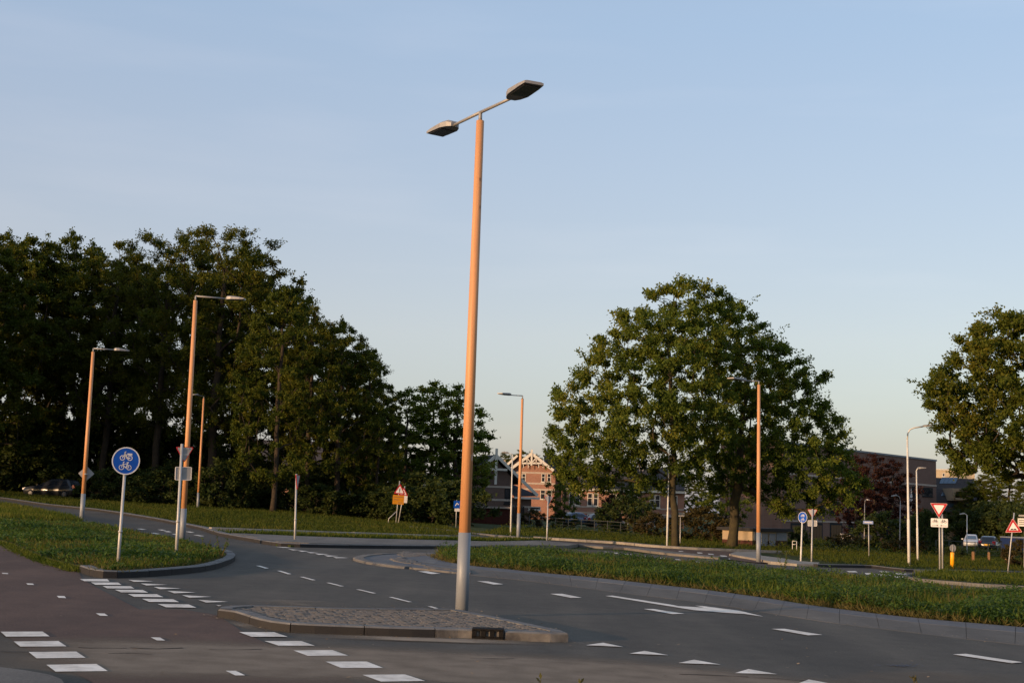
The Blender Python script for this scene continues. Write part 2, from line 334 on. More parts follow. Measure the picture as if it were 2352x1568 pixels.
def sheet(name, plan, off, material, parent=None, kind=None, edge_h=0.):
    """flat surface following the ground; edge_h makes it a slab with side faces"""
    bm = bmesh.new(); tri = tessellate_polygon([[Vector((p[0], p[1], 0)) for p in plan]])
    vs = [bm.verts.new((p[0], p[1], 0)) for p in plan]
    for t in tri:
        try: bm.faces.new([vs[i] for i in t])
        except ValueError: pass
    xs = [p[0] for p in plan]; ys = [p[1] for p in plan]
    for ax, lo, hi in ((0, max(-80, min(xs)), min(80, max(xs))), (1, max(-40, min(ys)), min(160, max(ys)))):
        k = math.floor(lo / GRID) + 1
        while k * GRID < hi:
            co = [0, 0, 0]; no = [0, 0, 0]; co[ax] = k * GRID; no[ax] = 1
            bmesh.ops.bisect_plane(bm, geom=bm.verts[:] + bm.edges[:] + bm.faces[:], plane_co=co, plane_no=no); k += 1
    bmesh.ops.recalc_face_normals(bm, faces=bm.faces)
    for v in bm.verts: v.co.z = gz(v.co.x, v.co.y) + off
    if sum(f.normal.z for f in bm.faces) < 0: bmesh.ops.reverse_faces(bm, faces=bm.faces)
    if edge_h:
        be = [e for e in bm.edges if e.is_boundary]; r = bmesh.ops.extrude_edge_only(bm, edges=be)
        for v in r['geom']:
            if isinstance(v, bmesh.types.BMVert): v.co.z -= edge_h
    me = bpy.data.meshes.new(name); bm.to_mesh(me); bm.free(); me.materials.append(MATS[material])
    o = bpy.data.objects.new(name, me); COL.objects.link(o)
    if parent: o.parent = parent; o.location = -wloc(parent)
    return props(o, kind=kind)
def ribbon(line, w0, w1, name, material, parent, z0, z1, stone=1., gap=.012, shade=None, top_in=0.):
    """kerb stones along a plan line, from offset w0 to w1 (left positive), each stone an object"""
    pts = [Vector(q) for q in line]; L = [0]
    for a, b in zip(pts, pts[1:]): L.append(L[-1] + (b - a).length)
    def at(s):
        s = min(max(s, 0), L[-1]); i = max(0, min(len(pts) - 2, int(np.searchsorted(L, s)) - 1)); t = (s - L[i]) / max(1e-6, L[i + 1] - L[i])
        q = pts[i].lerp(pts[i + 1], t); a = pts[max(i - 1, 0)]; b = pts[min(i + 2, len(pts) - 1)]; d = (b - a).normalized(); return q, Vector((-d.y, d.x))
    n = max(1, round(L[-1] / stone)); out = []
    for k in range(n):
        s0, s1 = k * L[-1] / n + gap / 2, (k + 1) * L[-1] / n - gap / 2; m = MB(); sub = 3; ring = []
        dz = rnd.uniform(-.004, .004)
        for j in range(sub + 1):
            q, nn = at(s0 + (s1 - s0) * j / sub); a = q + nn * w0; b = q + nn * w1; c = q + nn * (w0 + (w1 - w0) * top_in)
            g = gz(q.x, q.y); h = z1 + dz
            ring.append([(a.x, a.y, g + z0), (a.x, a.y, g + (h - .02 if h - z0 > .04 else h)), ((a + (b - a) * .12).x if not top_in else c.x, (a + (b - a) * .12).y if not top_in else c.y, g + h), (b.x, b.y, g + h), (b.x, b.y, g + z0)])
        vs = [v for r_ in ring for v in r_]; mt = material if shade is None else shade(k, n); o_ = 0
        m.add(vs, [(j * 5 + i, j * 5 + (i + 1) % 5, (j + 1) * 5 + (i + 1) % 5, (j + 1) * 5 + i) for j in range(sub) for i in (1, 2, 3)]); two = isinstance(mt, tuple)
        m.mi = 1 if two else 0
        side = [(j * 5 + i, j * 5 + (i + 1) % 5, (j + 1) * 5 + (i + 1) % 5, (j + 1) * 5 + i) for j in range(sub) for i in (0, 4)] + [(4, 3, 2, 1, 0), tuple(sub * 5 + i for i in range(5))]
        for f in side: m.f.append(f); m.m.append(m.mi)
        out.append(m.build(name, mt, parent))
    return out
def inside(poly, X, Y):
    x = np.array([p[0] for p in poly]); y = np.array([p[1] for p in poly]); r = np.zeros(len(X), bool); j = len(x) - 1
    for i in range(len(x)):
        c = ((y[i] > Y) != (y[j] > Y)) & (X < (x[j] - x[i]) * (Y - y[i]) / (y[j] - y[i] + 1e-12) + x[i]); r ^= c; j = i
    return r
def sample(poly, n, power=0., maxd=200):
    """n random plan points in a polygon, denser near the camera"""
    x = [p[0] for p in poly]; y = [p[1] for p in poly]; out = []; tot = 0
    dmin = max(5., min(math.hypot(a, b) for a, b in zip(x, y)))
    while tot < n:
        X = rng.uniform(min(x), max(x), n * 2); Y = rng.uniform(min(y), max(y), n * 2); d = np.hypot(X, Y)
        k = inside(poly, X, Y) & (rng.random(n * 2) < (dmin / np.maximum(d, dmin)) ** power) & (d < maxd) & (np.abs(X) < Y * .46 + 3); out.append(np.c_[X, Y][k]); tot += k.sum()
        if len(out) > 400: break
    return np.concatenate(out)[:n]
GZ = np.vectorize(gz)
def leaves(pos, d, up, ln, wd):
    """rhombic leaves: base pos, direction d, blade normal ~ up, length, width -> verts, faces"""
    side = np.cross(d, up); side /= np.linalg.norm(side, axis=1, keepdims=True) + 1e-9
    a = pos; b = pos + d * (ln * .5)[:, None] + side * (wd * .5)[:, None]; c = pos + d * ln[:, None]; e = pos + d * (ln * .5)[:, None] - side * (wd * .5)[:, None]
    V = np.stack([a, b, c, e], 1).reshape(-1, 3); i = np.arange(len(pos))[:, None] * 4
    return V, i + np.array([[0, 1, 2, 3]])
def unit(v): return v / (np.linalg.norm(v, axis=1, keepdims=True) + 1e-9)
def blades(plan, h, w, lean=.5):
    n = len(plan); z = GZ(plan[:, 0], plan[:, 1]); base = np.c_[plan, z]; d = unit(np.c_[rng.normal(0, lean, (n, 2)), np.ones(n)])
    return leaves(base, d, unit(rng.normal(size=(n, 3))), h * rng.uniform(.5, 1.2, n), w * rng.uniform(.7, 1.3, n))
def weeds(plan, h, size, k=10):
    """low leafy plants: k leaves up a short stem"""
    n = len(plan); z = GZ(plan[:, 0], plan[:, 1]); X_, Y_ = plan[:, 0], plan[:, 1]
    hh = h * rng.uniform(.4, 1.15, n) * (.85 + .3 * np.sin(X_ * 1.9 + 1.3 * np.sin(Y_ * .8)) + .3 * np.sin(Y_ * 1.4 + 2 * np.sin(X_ * .9)))
    cen = np.repeat(np.c_[plan, z], k, 0); t = rng.random(n * k); H = np.repeat(hh, k)
    pos = cen + np.c_[rng.normal(0, .07, (n * k, 2)), t * H * .9]
    d = unit(np.c_[rng.normal(size=(n * k, 2)), rng.uniform(-.1, .9, n * k)]); up = unit(np.c_[rng.normal(0, .5, (n * k, 2)), np.ones(n * k)])
    return leaves(pos, d, up, size * rng.uniform(.6, 1.3, n * k), size * .55 * rng.uniform(.7, 1.2, n * k))
def merge(*vf):
    V = []; Fc = []; o = 0
    for v, f in vf: V.append(v); Fc.append(f + o); o += len(v)
    return np.concatenate(V), np.concatenate(Fc)

# ---------------------------------------------------------------- the ground
xs = sorted(set([-2500, -1500, -900, -500, -300, -200, -140, -100] + list(np.arange(-80, 80.1, GRID)) + [100, 140, 200, 300, 500, 900, 1500, 2500]))
ys = sorted(set([-600, -200, -90, -60] + list(np.arange(-40, 160.1, GRID)) + [190, 240, 320, 450, 700, 1100, 1800, 3500]))
m = MB(); m.add([(x, y, gz(x, y) - .03) for y in ys for x in xs], [(j * len(xs) + i, j * len(xs) + i + 1, (j + 1) * len(xs) + i + 1, (j + 1) * len(xs) + i) for j in range(len(ys) - 1) for i in range(len(xs) - 1)])
ground = m.build('ground', 'verge', kind='structure')

far_edge = [(1244, 1259), (1378, 1263), (1506, 1273), (1653, 1284), (1738, 1293), (1878, 1302), (1999, 1304), (2079, 1313), (2244, 1316), (2400, 1320)]
left_far_kerb = [(-90, 1133), (0, 1146), (100, 1161), (217, 1173), (325, 1190), (400, 1204), (462, 1217), (502, 1230), (574, 1243), (634, 1253.5), (709, 1257), (850, 1259), (997, 1260), (1120, 1260)]
left_near = [(232, 1212), (175, 1192), (100, 1177), (45, 1165), (0, 1158), (-90, 1143)]
lk = smooth_line(PP(left_far_kerb), 2.); fk = smooth_line(PP(far_edge), 1.5)
outline = PP([(-900, 1800), (-300, 1400), (0, 1300)] + left_near) + lk + fk + PP([(2900, 1336), (2900, 1800)])
road = sheet('road', outline, 0., 'asphalt', kind='structure')
# red cycle path across the junction, and its approach from the left
cyc = PP([(-500, 1200), (-200, 1218), (0, 1250), (50, 1268), (112, 1293), (182, 1316), (190, 1331), (240, 1358), (320, 1399), (420, 1399), (500, 1412), (560, 1452), (640, 1490), (760, 1545), (960, 1625), (300, 1625), (200, 1560), (80, 1500), (0, 1452), (-300, 1400), (-700, 1330)])
cycle_path = sheet('cycle_path', cyc, .004, 'red_asphalt', kind='structure')
cyc2 = PP([(1255, 1241), (1300, 1243), (1378, 1248), (1503, 1257), (1603, 1263), (1728, 1268), (1690, 1272), (1676, 1276), (1740, 1286), (1800, 1294), (1738, 1292), (1653, 1283), (1590, 1274), (1520, 1265), (1436, 1259), (1378, 1257), (1300, 1250)])
cycle_path_far = sheet('cycle_path', cyc2, .012, 'red_asphalt', kind='structure')
# older, paler asphalt of the lane in front, dusty where tyres do not run
def faded(name, center, half, material_col, amount, off, parent, vary=.35):
    """dust or worn asphalt: ribbon whose cover thins out to its edges (colour attribute 'cover')"""
    key = 'dust_' + name
    if key not in MATS:
        mt = bpy.data.materials.new(key); mt.use_nodes = True; n = mt.node_tree; N = n.nodes.new; L = n.links.new; b = n.nodes['Principled BSDF']; b.inputs['Roughness'].default_value = .95; b.inputs['Specular IOR Level'].default_value = .1
        t = N('ShaderNodeTexCoord'); z = N('ShaderNodeTexNoise'); z.inputs['Scale'].default_value = 2.2; z.inputs['Detail'].default_value = 7; L(t.outputs['Object'], z.inputs['Vector'])
        z3 = N('ShaderNodeTexNoise'); z3.inputs['Scale'].default_value = 60; L(t.outputs['Object'], z3.inputs['Vector'])
        a = N('ShaderNodeAttribute'); a.attribute_name = 'cover'
        q = N('ShaderNodeMath'); q.operation = 'MULTIPLY_ADD'; q.inputs[1].default_value = vary * 2; q.inputs[2].default_value = -vary; L(z.outputs[0], q.inputs[0])
        s = N('ShaderNodeMath'); s.operation = 'ADD'; L(a.outputs['Fac'], s.inputs[0]); L(q.outputs[0], s.inputs[1])
        u = N('ShaderNodeMath'); u.operation = 'MULTIPLY'; u.use_clamp = True; L(s.outputs[0], u.inputs[0]); L(a.outputs['Fac'], u.inputs[1])
        r = N('ShaderNodeValToRGB'); r.color_ramp.elements[0].color = tuple(c * .75 for c in material_col) + (1,); r.color_ramp.elements[1].color = tuple(c * 1.25 for c in material_col) + (1,); L(z3.outputs[0], r.inputs[0]); L(r.outputs[0], b.inputs['Base Color'])
        L(u.outputs[0], b.inputs['Alpha']); MATS[key] = mt
    pts = smooth_line(center, .5); vs = []; cov = []; K = 9
    for i, q in enumerate(pts):
        d = (pts[min(i + 1, len(pts) - 1)] - pts[max(i - 1, 0)]).normalized(); nn = Vector((-d.y, d.x)); e = min(1, i / 4, (len(pts) - 1 - i) / 4)
        for k in range(K):
            t = k / (K - 1) * 2 - 1; p = q + nn * t * half; vs.append((p.x, p.y, gz(p.x, p.y) + off)); cov.append(amount * e * sm((1 - abs(t)) * 2.2))
    mm = MB().add(vs, [(i * K + k, i * K + k + 1, (i + 1) * K + k + 1, (i + 1) * K + k) for i in range(len(pts) - 1) for k in range(K - 1)])
    o = mm.build('dust', key, parent); at = o.data.attributes.new('cover', 'FLOAT', 'POINT'); at.data.foreach_set('value', cov); o['kind'] = 'stuff'
    return o
faded('old_lane', PP([(-300, 1500), (0, 1504), (400, 1510), (800, 1522), (1200, 1540), (1600, 1570), (2100, 1640), (2500, 1720)]), 2.1, (.225, .178, .132), .95, .008, road, .5)
faded('sand', PP([(640, 1455), (760, 1462), (900, 1467), (1080, 1473), (1200, 1476), (1300, 1479)]), .32, (.33, .26, .19), .9, .012, road, .6)
faded('sand', PP([(560, 1387), (640, 1386), (720, 1386), (830, 1390)]), .75, (.33, .26, .19), .8, .012, road, .6)
faded('sand', PP([(500, 1413), (540, 1428), (590, 1444), (650, 1456)]), .22, (.33, .26, .19), .9, .0125, road, .6)
faded('sand', PP([(300, 1328), (340, 1328), (380, 1327)]), .3, (.33, .26, .19), .75, .012, road, .6)
faded('old_lane', PP([(1900, 1610), (2050, 1562), (2250, 1555), (2600, 1575)]), .7, (.225, .178, .132), .55, .0095, road, .5)

# painted markings, each its own piece
def marking(px, parent=road, off=.013, name='road_marking'):
    q = [P(*p) for p in px]; mm = MB(); n = len(q)
    mm.add([(p.x, p.y, p.z + off) for p in q], [tuple(range(n))])
    return mm.build(name, 'marking', parent)
def B(l, ox=0, oy=1176.): return [(ox + u / 4, oy + v / 4) for u, v in l]
for l in ([(733, 618), (985, 618), (1005, 640), (775, 638)], [(835, 648), (1085, 650), (1115, 672), (875, 670)], [(942, 682), (1200, 684), (1235, 705), (985, 704)], [(1055, 716), (1310, 718), (1360, 742), (1110, 740)], [(1175, 756), (1440, 758), (1500, 784), (1232, 782)], [(1305, 800), (1590, 804), (1645, 830), (1370, 828)], [(1448, 848), (1735, 852), (1805, 882), (1525, 878)],
          [(1180, 625), (1415, 638), (1230, 643)], [(1293, 658), (1540, 670), (1345, 677)], [(1412, 690), (1665, 704), (1470, 711)], [(1537, 726), (1800, 741), (1600, 749)], [(1672, 766), (1945, 781), (1740, 790)], [(1822, 810), (2095, 827), (1893, 834)], [(1985, 857), (2035, 861), (2010, 868)],
          [(5, 1105), (390, 1103), (455, 1147), (55, 1150)], [(125, 1195), (535, 1190), (610, 1240), (185, 1242)], [(262, 1292), (700, 1288), (785, 1345), (335, 1350)], [(425, 1410), (885, 1402), (990, 1468), (510, 1473)],
          [(15, 560), (70, 562), (75, 572), (25, 570)], [(240, 657), (300, 659), (315, 672), (255, 671)], [(520, 773), (590, 775), (608, 794), (540, 792)], [(880, 934), (960, 936), (992, 958), (918, 957)], [(1385, 1156), (1470, 1158), (1517, 1185), (1440, 1184)], [(2072, 1465), (2165, 1465), (2252, 1507), (2160, 1508)]):
    marking(B(l))
for l in ([(358, 1107), (680, 1108), (805, 1150), (470, 1150)], [(592, 1190), (930, 1190), (1055, 1233), (720, 1232)], [(857, 1277), (1215, 1273), (1358, 1323), (990, 1327)], [(1153, 1380), (1530, 1378), (1680, 1437), (1293, 1438)], [(1490, 1502), (1880, 1497), (2068, 1558), (1662, 1564)],
          [(690, 319), (790, 322), (840, 330), (760, 327)], [(805, 338), (912, 349), (855, 352)], [(893, 352), (998, 360), (935, 364)], [(975, 366), (1088, 374), (1015, 378)], [(1055, 380), (1185, 388), (1090, 393)], [(1138, 396), (1275, 404), (1175, 409)], [(1222, 412), (1365, 421), (1250, 424)],
          *[[(x0, y0), (x0 + 38, y0 + 1), (x1, y1), (x1 - 34, y1 + 1)] for x0, y0, x1, y1 in ((512, 493, 632, 518), (707, 540, 840, 571), (915, 596, 1065, 627), (1157, 650, 1322, 683), (1432, 712, 1620, 748), (1733, 783, 1947, 828), (2090, 868, 2190, 887))]):
    marking(B(l, 459.4))
for l in ([(165, 545), (245, 544), (375, 567), (285, 570)], [(708, 635), (805, 638), (950, 664), (860, 667)], [(1378, 752), (1490, 752), (1672, 788), (1570, 789)], [(1708, 1227), (1865, 1204), (2050, 1242)]): marking(B(l, 918.75))
for l in ([(402, 892), (490, 892), (780, 936), (665, 939)], [(1575, 1075), (1700, 1075), (2047, 1131), (1910, 1134)], [(270, 1304), (410, 1279), (632, 1319)], [(722, 1391), (865, 1360), (1110, 1405)], [(1238, 1484), (1365, 1447), (1630, 1494)],
          [(48, 771), (115, 769), (640, 850), (720, 865), (960, 880), (873, 861), (940, 864), (1280, 908), (1502, 961), (1330, 938), (1160, 927), (860, 902), (640, 867)]): marking(B(l, 1378.))
for l in ([(1697, 1310), (1820, 1305), (2340, 1383), (2240, 1392)], [(275, 1581), (375, 1543), (600, 1586)]): marking(B(l, 1764.))
for l in ([(720, 541), (800, 541), (830, 553), (745, 552)], [(885, 559), (960, 560), (985, 574), (905, 573)], [(1010, 571), (1105, 571), (1135, 586), (1035, 586)], [(1160, 588), (1265, 589), (1290, 607), (1185, 606)], [(1020, 543), (1095, 544), (1120, 554), (1040, 553)], [(1160, 560), (1260, 561), (1285, 571), (1180, 571)], [(1300, 571), (1370, 572), (1395, 583), (1320, 582)], [(1930, 547), (2500, 560), (2500, 578), (1945, 563)]): marking(B(l, 1764.))
for l in ([(40, 362), (75, 364), (85, 370), (50, 369)], [(125, 372), (165, 374), (175, 381), (135, 379)], [(225, 383), (285, 387), (295, 394), (240, 391)], [(415, 403), (470, 407), (480, 415), (425, 412)], [(540, 415), (595, 420), (605, 427), (550, 424)], [(690, 431), (735, 434), (745, 441), (700, 439)], [(880, 453), (925, 457), (935, 465), (890, 462)]): marking(B(l, 1378.))
for l in ([(720, 356), (760, 357), (770, 362), (730, 362)], [(825, 380), (865, 382), (875, 390), (835, 389)], [(890, 369), (935, 372), (945, 379), (900, 378)], [(990, 380), (1040, 384), (1050, 391), (1000, 389)], [(1100, 396), (1160, 400), (1170, 408), (1115, 406)], [(1150, 423), (1190, 425), (1200, 432), (1165, 431)]): marking(B(l, 1378.), cycle_path_far)
for x0, y0, x1, y1 in ((1165, 1024, 1285, 1036), (1375, 1036, 1480, 1047), (1250, 998, 1350, 1006), (1445, 1006, 1530, 1014), (1500, 1020, 1580, 1029), (1580, 1047, 1640, 1053), (1700, 1024, 1790, 1034), (1775, 1056, 1880, 1066)):
    marking([(x / 4, 964.7 + y / 4) for x, y in ((x0, y0), (x0 + 45, y0), (x1, y1), (x1 - 45, y1))])
# blue spray mark on the asphalt at the right
for k in range(46):
    x, y = 2065 + rnd.gauss(0, 26), 1528 + rnd.gauss(0, 2.2); q = [P(x + a, y + b) for a, b in ((0, 0), (rnd.uniform(1, 7), rnd.uniform(-.6, .6)), (rnd.uniform(1, 7), .8), (0, .7))]
    MB().add([(p.x, p.y, p.z + .012) for p in q], [(0, 1, 2, 3)]).build('spray_mark', 'spray', road)

# tar-dark cracks and joints in the old lane
def crack(pts, w):
    l = smooth_line(PP(pts), .25); vs = []
    for i, q in enumerate(l):
        d = (l[min(i + 1, len(l) - 1)] - l[max(i - 1, 0)]).normalized(); nn = Vector((-d.y, d.x)); j = rnd.uniform(-.03, .03); k = w * rnd.uniform(.2, 1.)
        for s_ in (-1, 1): p = q + nn * (j + s_ * k); vs.append((p.x, p.y, gz(p.x, p.y) + .0115))
    MB().add(vs, [(2 * i, 2 * i + 1, 2 * i + 3, 2 * i + 2) for i in range(len(l) - 1)]).build('crack', 'tar', road)
for pts, w in (([(180, 1488), (230, 1490), (290, 1489)], .02), ([(300, 1488), (360, 1491), (420, 1489)], .025), ([(480, 1492), (540, 1493), (600, 1491)], .018), ([(250, 1502), (300, 1501), (350, 1503)], .015), ([(0, 1497), (50, 1499), (110, 1498)], .02), ([(1560, 1549), (1640, 1552), (1720, 1556)], .022), ([(1730, 1557), (1800, 1560), (1880, 1566)], .022), ([(1080, 1512), (1130, 1514), (1180, 1513)], .015)): crack(pts, w)

# ---------------------------------------------------------------- islands and kerbs
def slab_grass(name, plan, h): return sheet(name, plan, h, 'soil', kind='structure', edge_h=h + .05)
# near traffic island with cobbles
isl = [P(*q, .12).xy for q in ((500, 1398), (503, 1394), (545, 1390), (597, 1390), (709, 1393), (834, 1396), (1000, 1397), (1046, 1398), (1080, 1404), (1169, 1421), (1264, 1441), (1292, 1447), (1306, 1454))] + PP([(1297, 1474), (1269, 1474), (1156, 1470), (1084, 1465), (919, 1462), (834, 1459), (684, 1453), (630, 1448), (584, 1438), (535, 1422)])
isl_s = smooth_line(isl, .25, True)
island = sheet('traffic_island', shrink(isl_s, .1), .085, 'sand', kind='structure', edge_h=.105)
n_ = len(isl_s); area_ = sum(isl_s[i].x * isl_s[(i + 1) % n_].y - isl_s[(i + 1) % n_].x * isl_s[i].y for i in range(n_)); sg = 1 if area_ > 0 else -1
gully_c = P(1120, 1466).xy
_d = [0]
for a_, b_ in zip(isl_s, isl_s[1:] + isl_s[:1]): _d.append(_d[-1] + (b_ - a_).length)
def _frac(px, py): q = P(px, py).xy; return _d[min(range(len(isl_s)), key=lambda i: (isl_s[i] - q).length)] / _d[-1]
WORN = (_frac(1008, 1464), _frac(1062, 1465), _frac(1285, 1473))
def shade_isl(k, n): return ('kerb', 'kerb_worn' if any(k == int(f_ * n) for f_ in WORN) else 'kerb_side')
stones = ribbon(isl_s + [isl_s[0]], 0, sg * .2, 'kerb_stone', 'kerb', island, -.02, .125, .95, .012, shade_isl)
# drain inlet in the kerb: a cast iron box with three openings
gd = (P(1156, 1469.5).xy - P(1084, 1465).xy); gl = gd.length; gd.normalize(); gn = Vector((gd.y, -gd.x)); gn = gn if gn.y < 0 else -gn
dr = MB(); c0 = P(1084, 1465).xy; g0 = gz(c0.x, c0.y); A = Vector((gd.x, gd.y, 0)); N_ = Vector((gn.x, gn.y, 0)); Z_ = Vector((0, 0, 1))
cm = Vector((c0.x, c0.y, g0)) + A * gl / 2
dr.frame(cm - N_ * .07 + Z_ * .122, A, N_, Z_, gl / 2, .12, .014)
dr.frame(cm + N_ * .03 + Z_ * .018, A, N_, Z_, gl / 2, .02, .018)
for t in (0, .34, .66, 1): dr.frame(cm + N_ * .03 + A * (t - .5) * (gl - .06) + Z_ * .07, A, N_, Z_, .03, .02, .052)
dr.build('drain_inlet', 'iron', island)
MB().frame(cm - N_ * .0 + Z_ * .07, A, N_, Z_, gl / 2 - .03, .006, .05).build('drain_mouth_dark', 'sign_black', island)  # black plate painted in for the darkness inside the openings
# cobbles in rows, bedded in sand
inner = shrink(isl_s, .24); ix = [p.x for p in inner]; iy = [p.y for p in inner]
cob = []; ang = math.radians(14); ca, sa = math.cos(ang), math.sin(ang)
for j in range(-80, 80):
    for i in range(-80, 80):
        u = (i + (.5 if j % 2 else 0)) * .16 + rnd.uniform(-.008, .008); v = j * .092 + rnd.uniform(-.005, .005)
        cob.append((-1.6 + u * ca - v * sa, 20 + u * sa + v * ca))
cob = np.array(cob); cob = cob[inside(inner, cob[:, 0], cob[:, 1])]; cob = cob[np.hypot(cob[:, 0] - P(1060, 1415).x, cob[:, 1] - P(1060, 1415).y) > .17]
cob = cob[np.argsort(np.hypot(cob[:, 0], cob[:, 1]))]
def cobble_shape(mb, c, a, dz, hx=.092, hy=.05, hz=.05):
    x, y = math.cos(a), math.sin(a); vs = []
    for zz, k in ((0, 1.), (hz * .75, .97), (hz, .74)):
        for sx_, sy_ in ((-1, -1), (1, -1), (1, 1), (-1, 1)): vs.append((c[0] + (sx_ * hx * x - sy_ * hy * y) * k, c[1] + (sx_ * hx * y + sy_ * hy * x) * k, c[2] + zz + dz))
    mb.add(vs, [(0, 1, 5, 4), (1, 2, 6, 5), (2, 3, 7, 6), (3, 0, 4, 7), (4, 5, 9, 8), (5, 6, 10, 9), (6, 7, 11, 10), (7, 4, 8, 11), (8, 9, 10, 11)])
protos = []
for k in range(6):
    mb = MB(); cobble_shape(mb, (0, 0, 0), 0, 0, rnd.uniform(.064, .075), rnd.uniform(.036, .043), .05); o = mb.build('cobble', 'cobble', island); protos.append(o)
rest = MB()
for k, (x, y) in enumerate(cob):
    a = ang + rnd.uniform(-.06, .06); z = gz(x, y) + .066 + rnd.uniform(-.006, .006)
    if k < 300:
        o = protos[k] if k < 6 else bpy.data.objects.new('cobble', protos[k % 6].data)
        if k >= 6: COL.objects.link(o); o.parent = island
        o.location = Vector((x, y, z)) - wloc(island); o.rotation_euler = (rnd.uniform(-.03, .03), rnd.uniform(-.03, .03), a)
    else: cobble_shape(rest, (x, y, z), a, 0, rnd.uniform(.064, .075), rnd.uniform(.036, .043))
rest.build('cobbles', 'cobble', island, kind='stuff')

# left island with grass
lf = [(-500, 1185), (-200, 1212), (0, 1248), (50, 1266), (112, 1291), (160, 1305), (182, 1313), (225, 1326), (287, 1327), (375, 1322), (475, 1311), (526, 1296), (540, 1285), (533, 1277)]
lb = [(515, 1272), (437, 1251), (350, 1237), (275, 1217), (232, 1211), (150, 1207), (0, 1201), (-500, 1165)]
left_plan = smooth_line(PP(lf), .5)[:] + PP(lb)
_n0 = len(smooth_line(PP(lf[:7]), .5))
def left_in(d): return list(shrink(left_plan, -.02 if d < .2 else .06)[:_n0 - 2]) + list(shrink(left_plan, d)[_n0 - 2:])
verge_left = slab_grass('grass_verge', left_in(.1), .1)
lkline = smooth_line(PP(lf[6:] + [(515, 1271)]), .3)
ribbon(lkline, 0, .22, 'kerb_stone', 'kerb_dark', verge_left, -.02, .14, .9, .012, lambda k, n: ('kerb', 'kerb_side'))
ribbon(smooth_line(PP([(-120, 1196), (0, 1201.5), (100, 1206.5), (187, 1209.5), (230, 1212)]), 1.), -.06, .1, 'edging_stone', 'kerb_light', verge_left, -.02, .18, 1.5)
# strip of verge between the edging and the far road
verge_left_far = slab_grass('grass_verge', PP([(-200, 1189), (0, 1199), (100, 1204), (187, 1207), (215, 1207), (170, 1193.5), (100, 1179), (45, 1167), (0, 1160.5), (-90, 1146)]), .07)
ribbon(smooth_line(PP([(225, 1209), (175, 1193), (100, 1178), (45, 1166), (0, 1159.5), (-90, 1145)]), 1.5), 0, .18, 'kerb_stone', 'kerb', verge_left_far, -.02, .09, 2.)

# far kerb of the road on the left, the paved strip and its pale edging
far_verge = sheet('far_verge', [q + Vector((0, .12)) for q in lk] + PP([(1120, 1215), (900, 1196), (640, 1178), (450, 1162), (200, 1142), (0, 1128)]), .06, 'verge', kind='structure', edge_h=.1)
ribbon(lk, 0, .3, 'kerb_stone', 'kerb_dark', far_verge, -.02, .13, 2.2, .015, lambda k, n: ('kerb', 'kerb_side'))
pave = sheet('pavement', PP([(530, 1231), (567, 1232), (672, 1237), (860, 1243), (1046, 1247), (1130, 1249), (1244, 1246), (1330, 1254), (1300, 1259), (1244, 1257.5), (1120, 1258.5), (997, 1258.5), (850, 1257), (709, 1254.5), (640, 1251), (580, 1240)]), .125, 'paving', kind='structure', edge_h=.16)
ribbon(smooth_line(PP([(484, 1221.5), (584, 1225), (684, 1228), (850, 1233), (1032, 1238.5)]), 1.), -.06, .2, 'edging_stone', 'kerb_light', far_verge, .02, .2, 1.5)
path_far = sheet('path', PP([(940, 1214), (1010, 1221), (1100, 1232), (1200, 1241), (1270, 1246), (1240, 1248), (1130, 1243), (1050, 1238), (990, 1227)]), .075, 'asphalt_path', kind='structure')
ribbon(smooth_line(PP([(940, 1213), (1010, 1219.5), (1100, 1230), (1180, 1237), (1236, 1241)]), 1.), 0, .2, 'kerb_stone', 'kerb_dark', path_far, -.02, .14, 2.)
# pale edging and kerbs along the cycle path on the far side
ribbon(smooth_line(PP([(1225, 1236), (1335, 1243), (1420, 1248), (1503, 1256), (1603, 1262), (1728, 1267), (1820, 1270)]), 1.), -.05, .25, 'edging_stone', 'kerb_light', cycle_path_far, -.02, .12, 1.5)
ribbon(smooth_line(PP([(1201, 1247), (1300, 1252), (1378, 1258.5), (1436, 1261), (1506, 1270), (1590, 1279), (1653, 1284)]), 1.), -.1, .9, 'kerb_stone', 'paving', cycle_path_far, -.02, .1, 2.)
plat = sheet('pavement', PP([(1675, 1276), (1688, 1271), (1735, 1269.5), (1750, 1280), (1790, 1285), (1840, 1293), (1882, 1296), (1878, 1301), (1830, 1299.5), (1770, 1294), (1735, 1287), (1700, 1281)]), .1, 'kerb_light', kind='structure', edge_h=.14)
ribbon(fk[int(len(fk) * .5):], 0, .2, 'kerb_stone', 'kerb_dark', plat, -.02, .13, 1.8, .015, lambda k, n: ('kerb', 'kerb_light' if k % 9 == 4 else 'kerb_side'))
# small grass island on the right
ri = PP([(2089, 1329), (2096, 1325), (2139, 1320), (2239, 1324), (2360, 1327), (2560, 1334), (2560, 1365), (2352, 1352), (2264, 1347), (2189, 1341), (2120, 1335)])
verge_right = slab_grass('grass_verge', shrink(ri, .08), .1)
ribbon(smooth_line(PP([(2560, 1366), (2352, 1353), (2264, 1348), (2189, 1342), (2120, 1336), (2086, 1329), (2096, 1324), (2139, 1319)]), .5), 0, .15, 'kerb_stone', 'kerb', verge_right, -.02, .12, 1.)

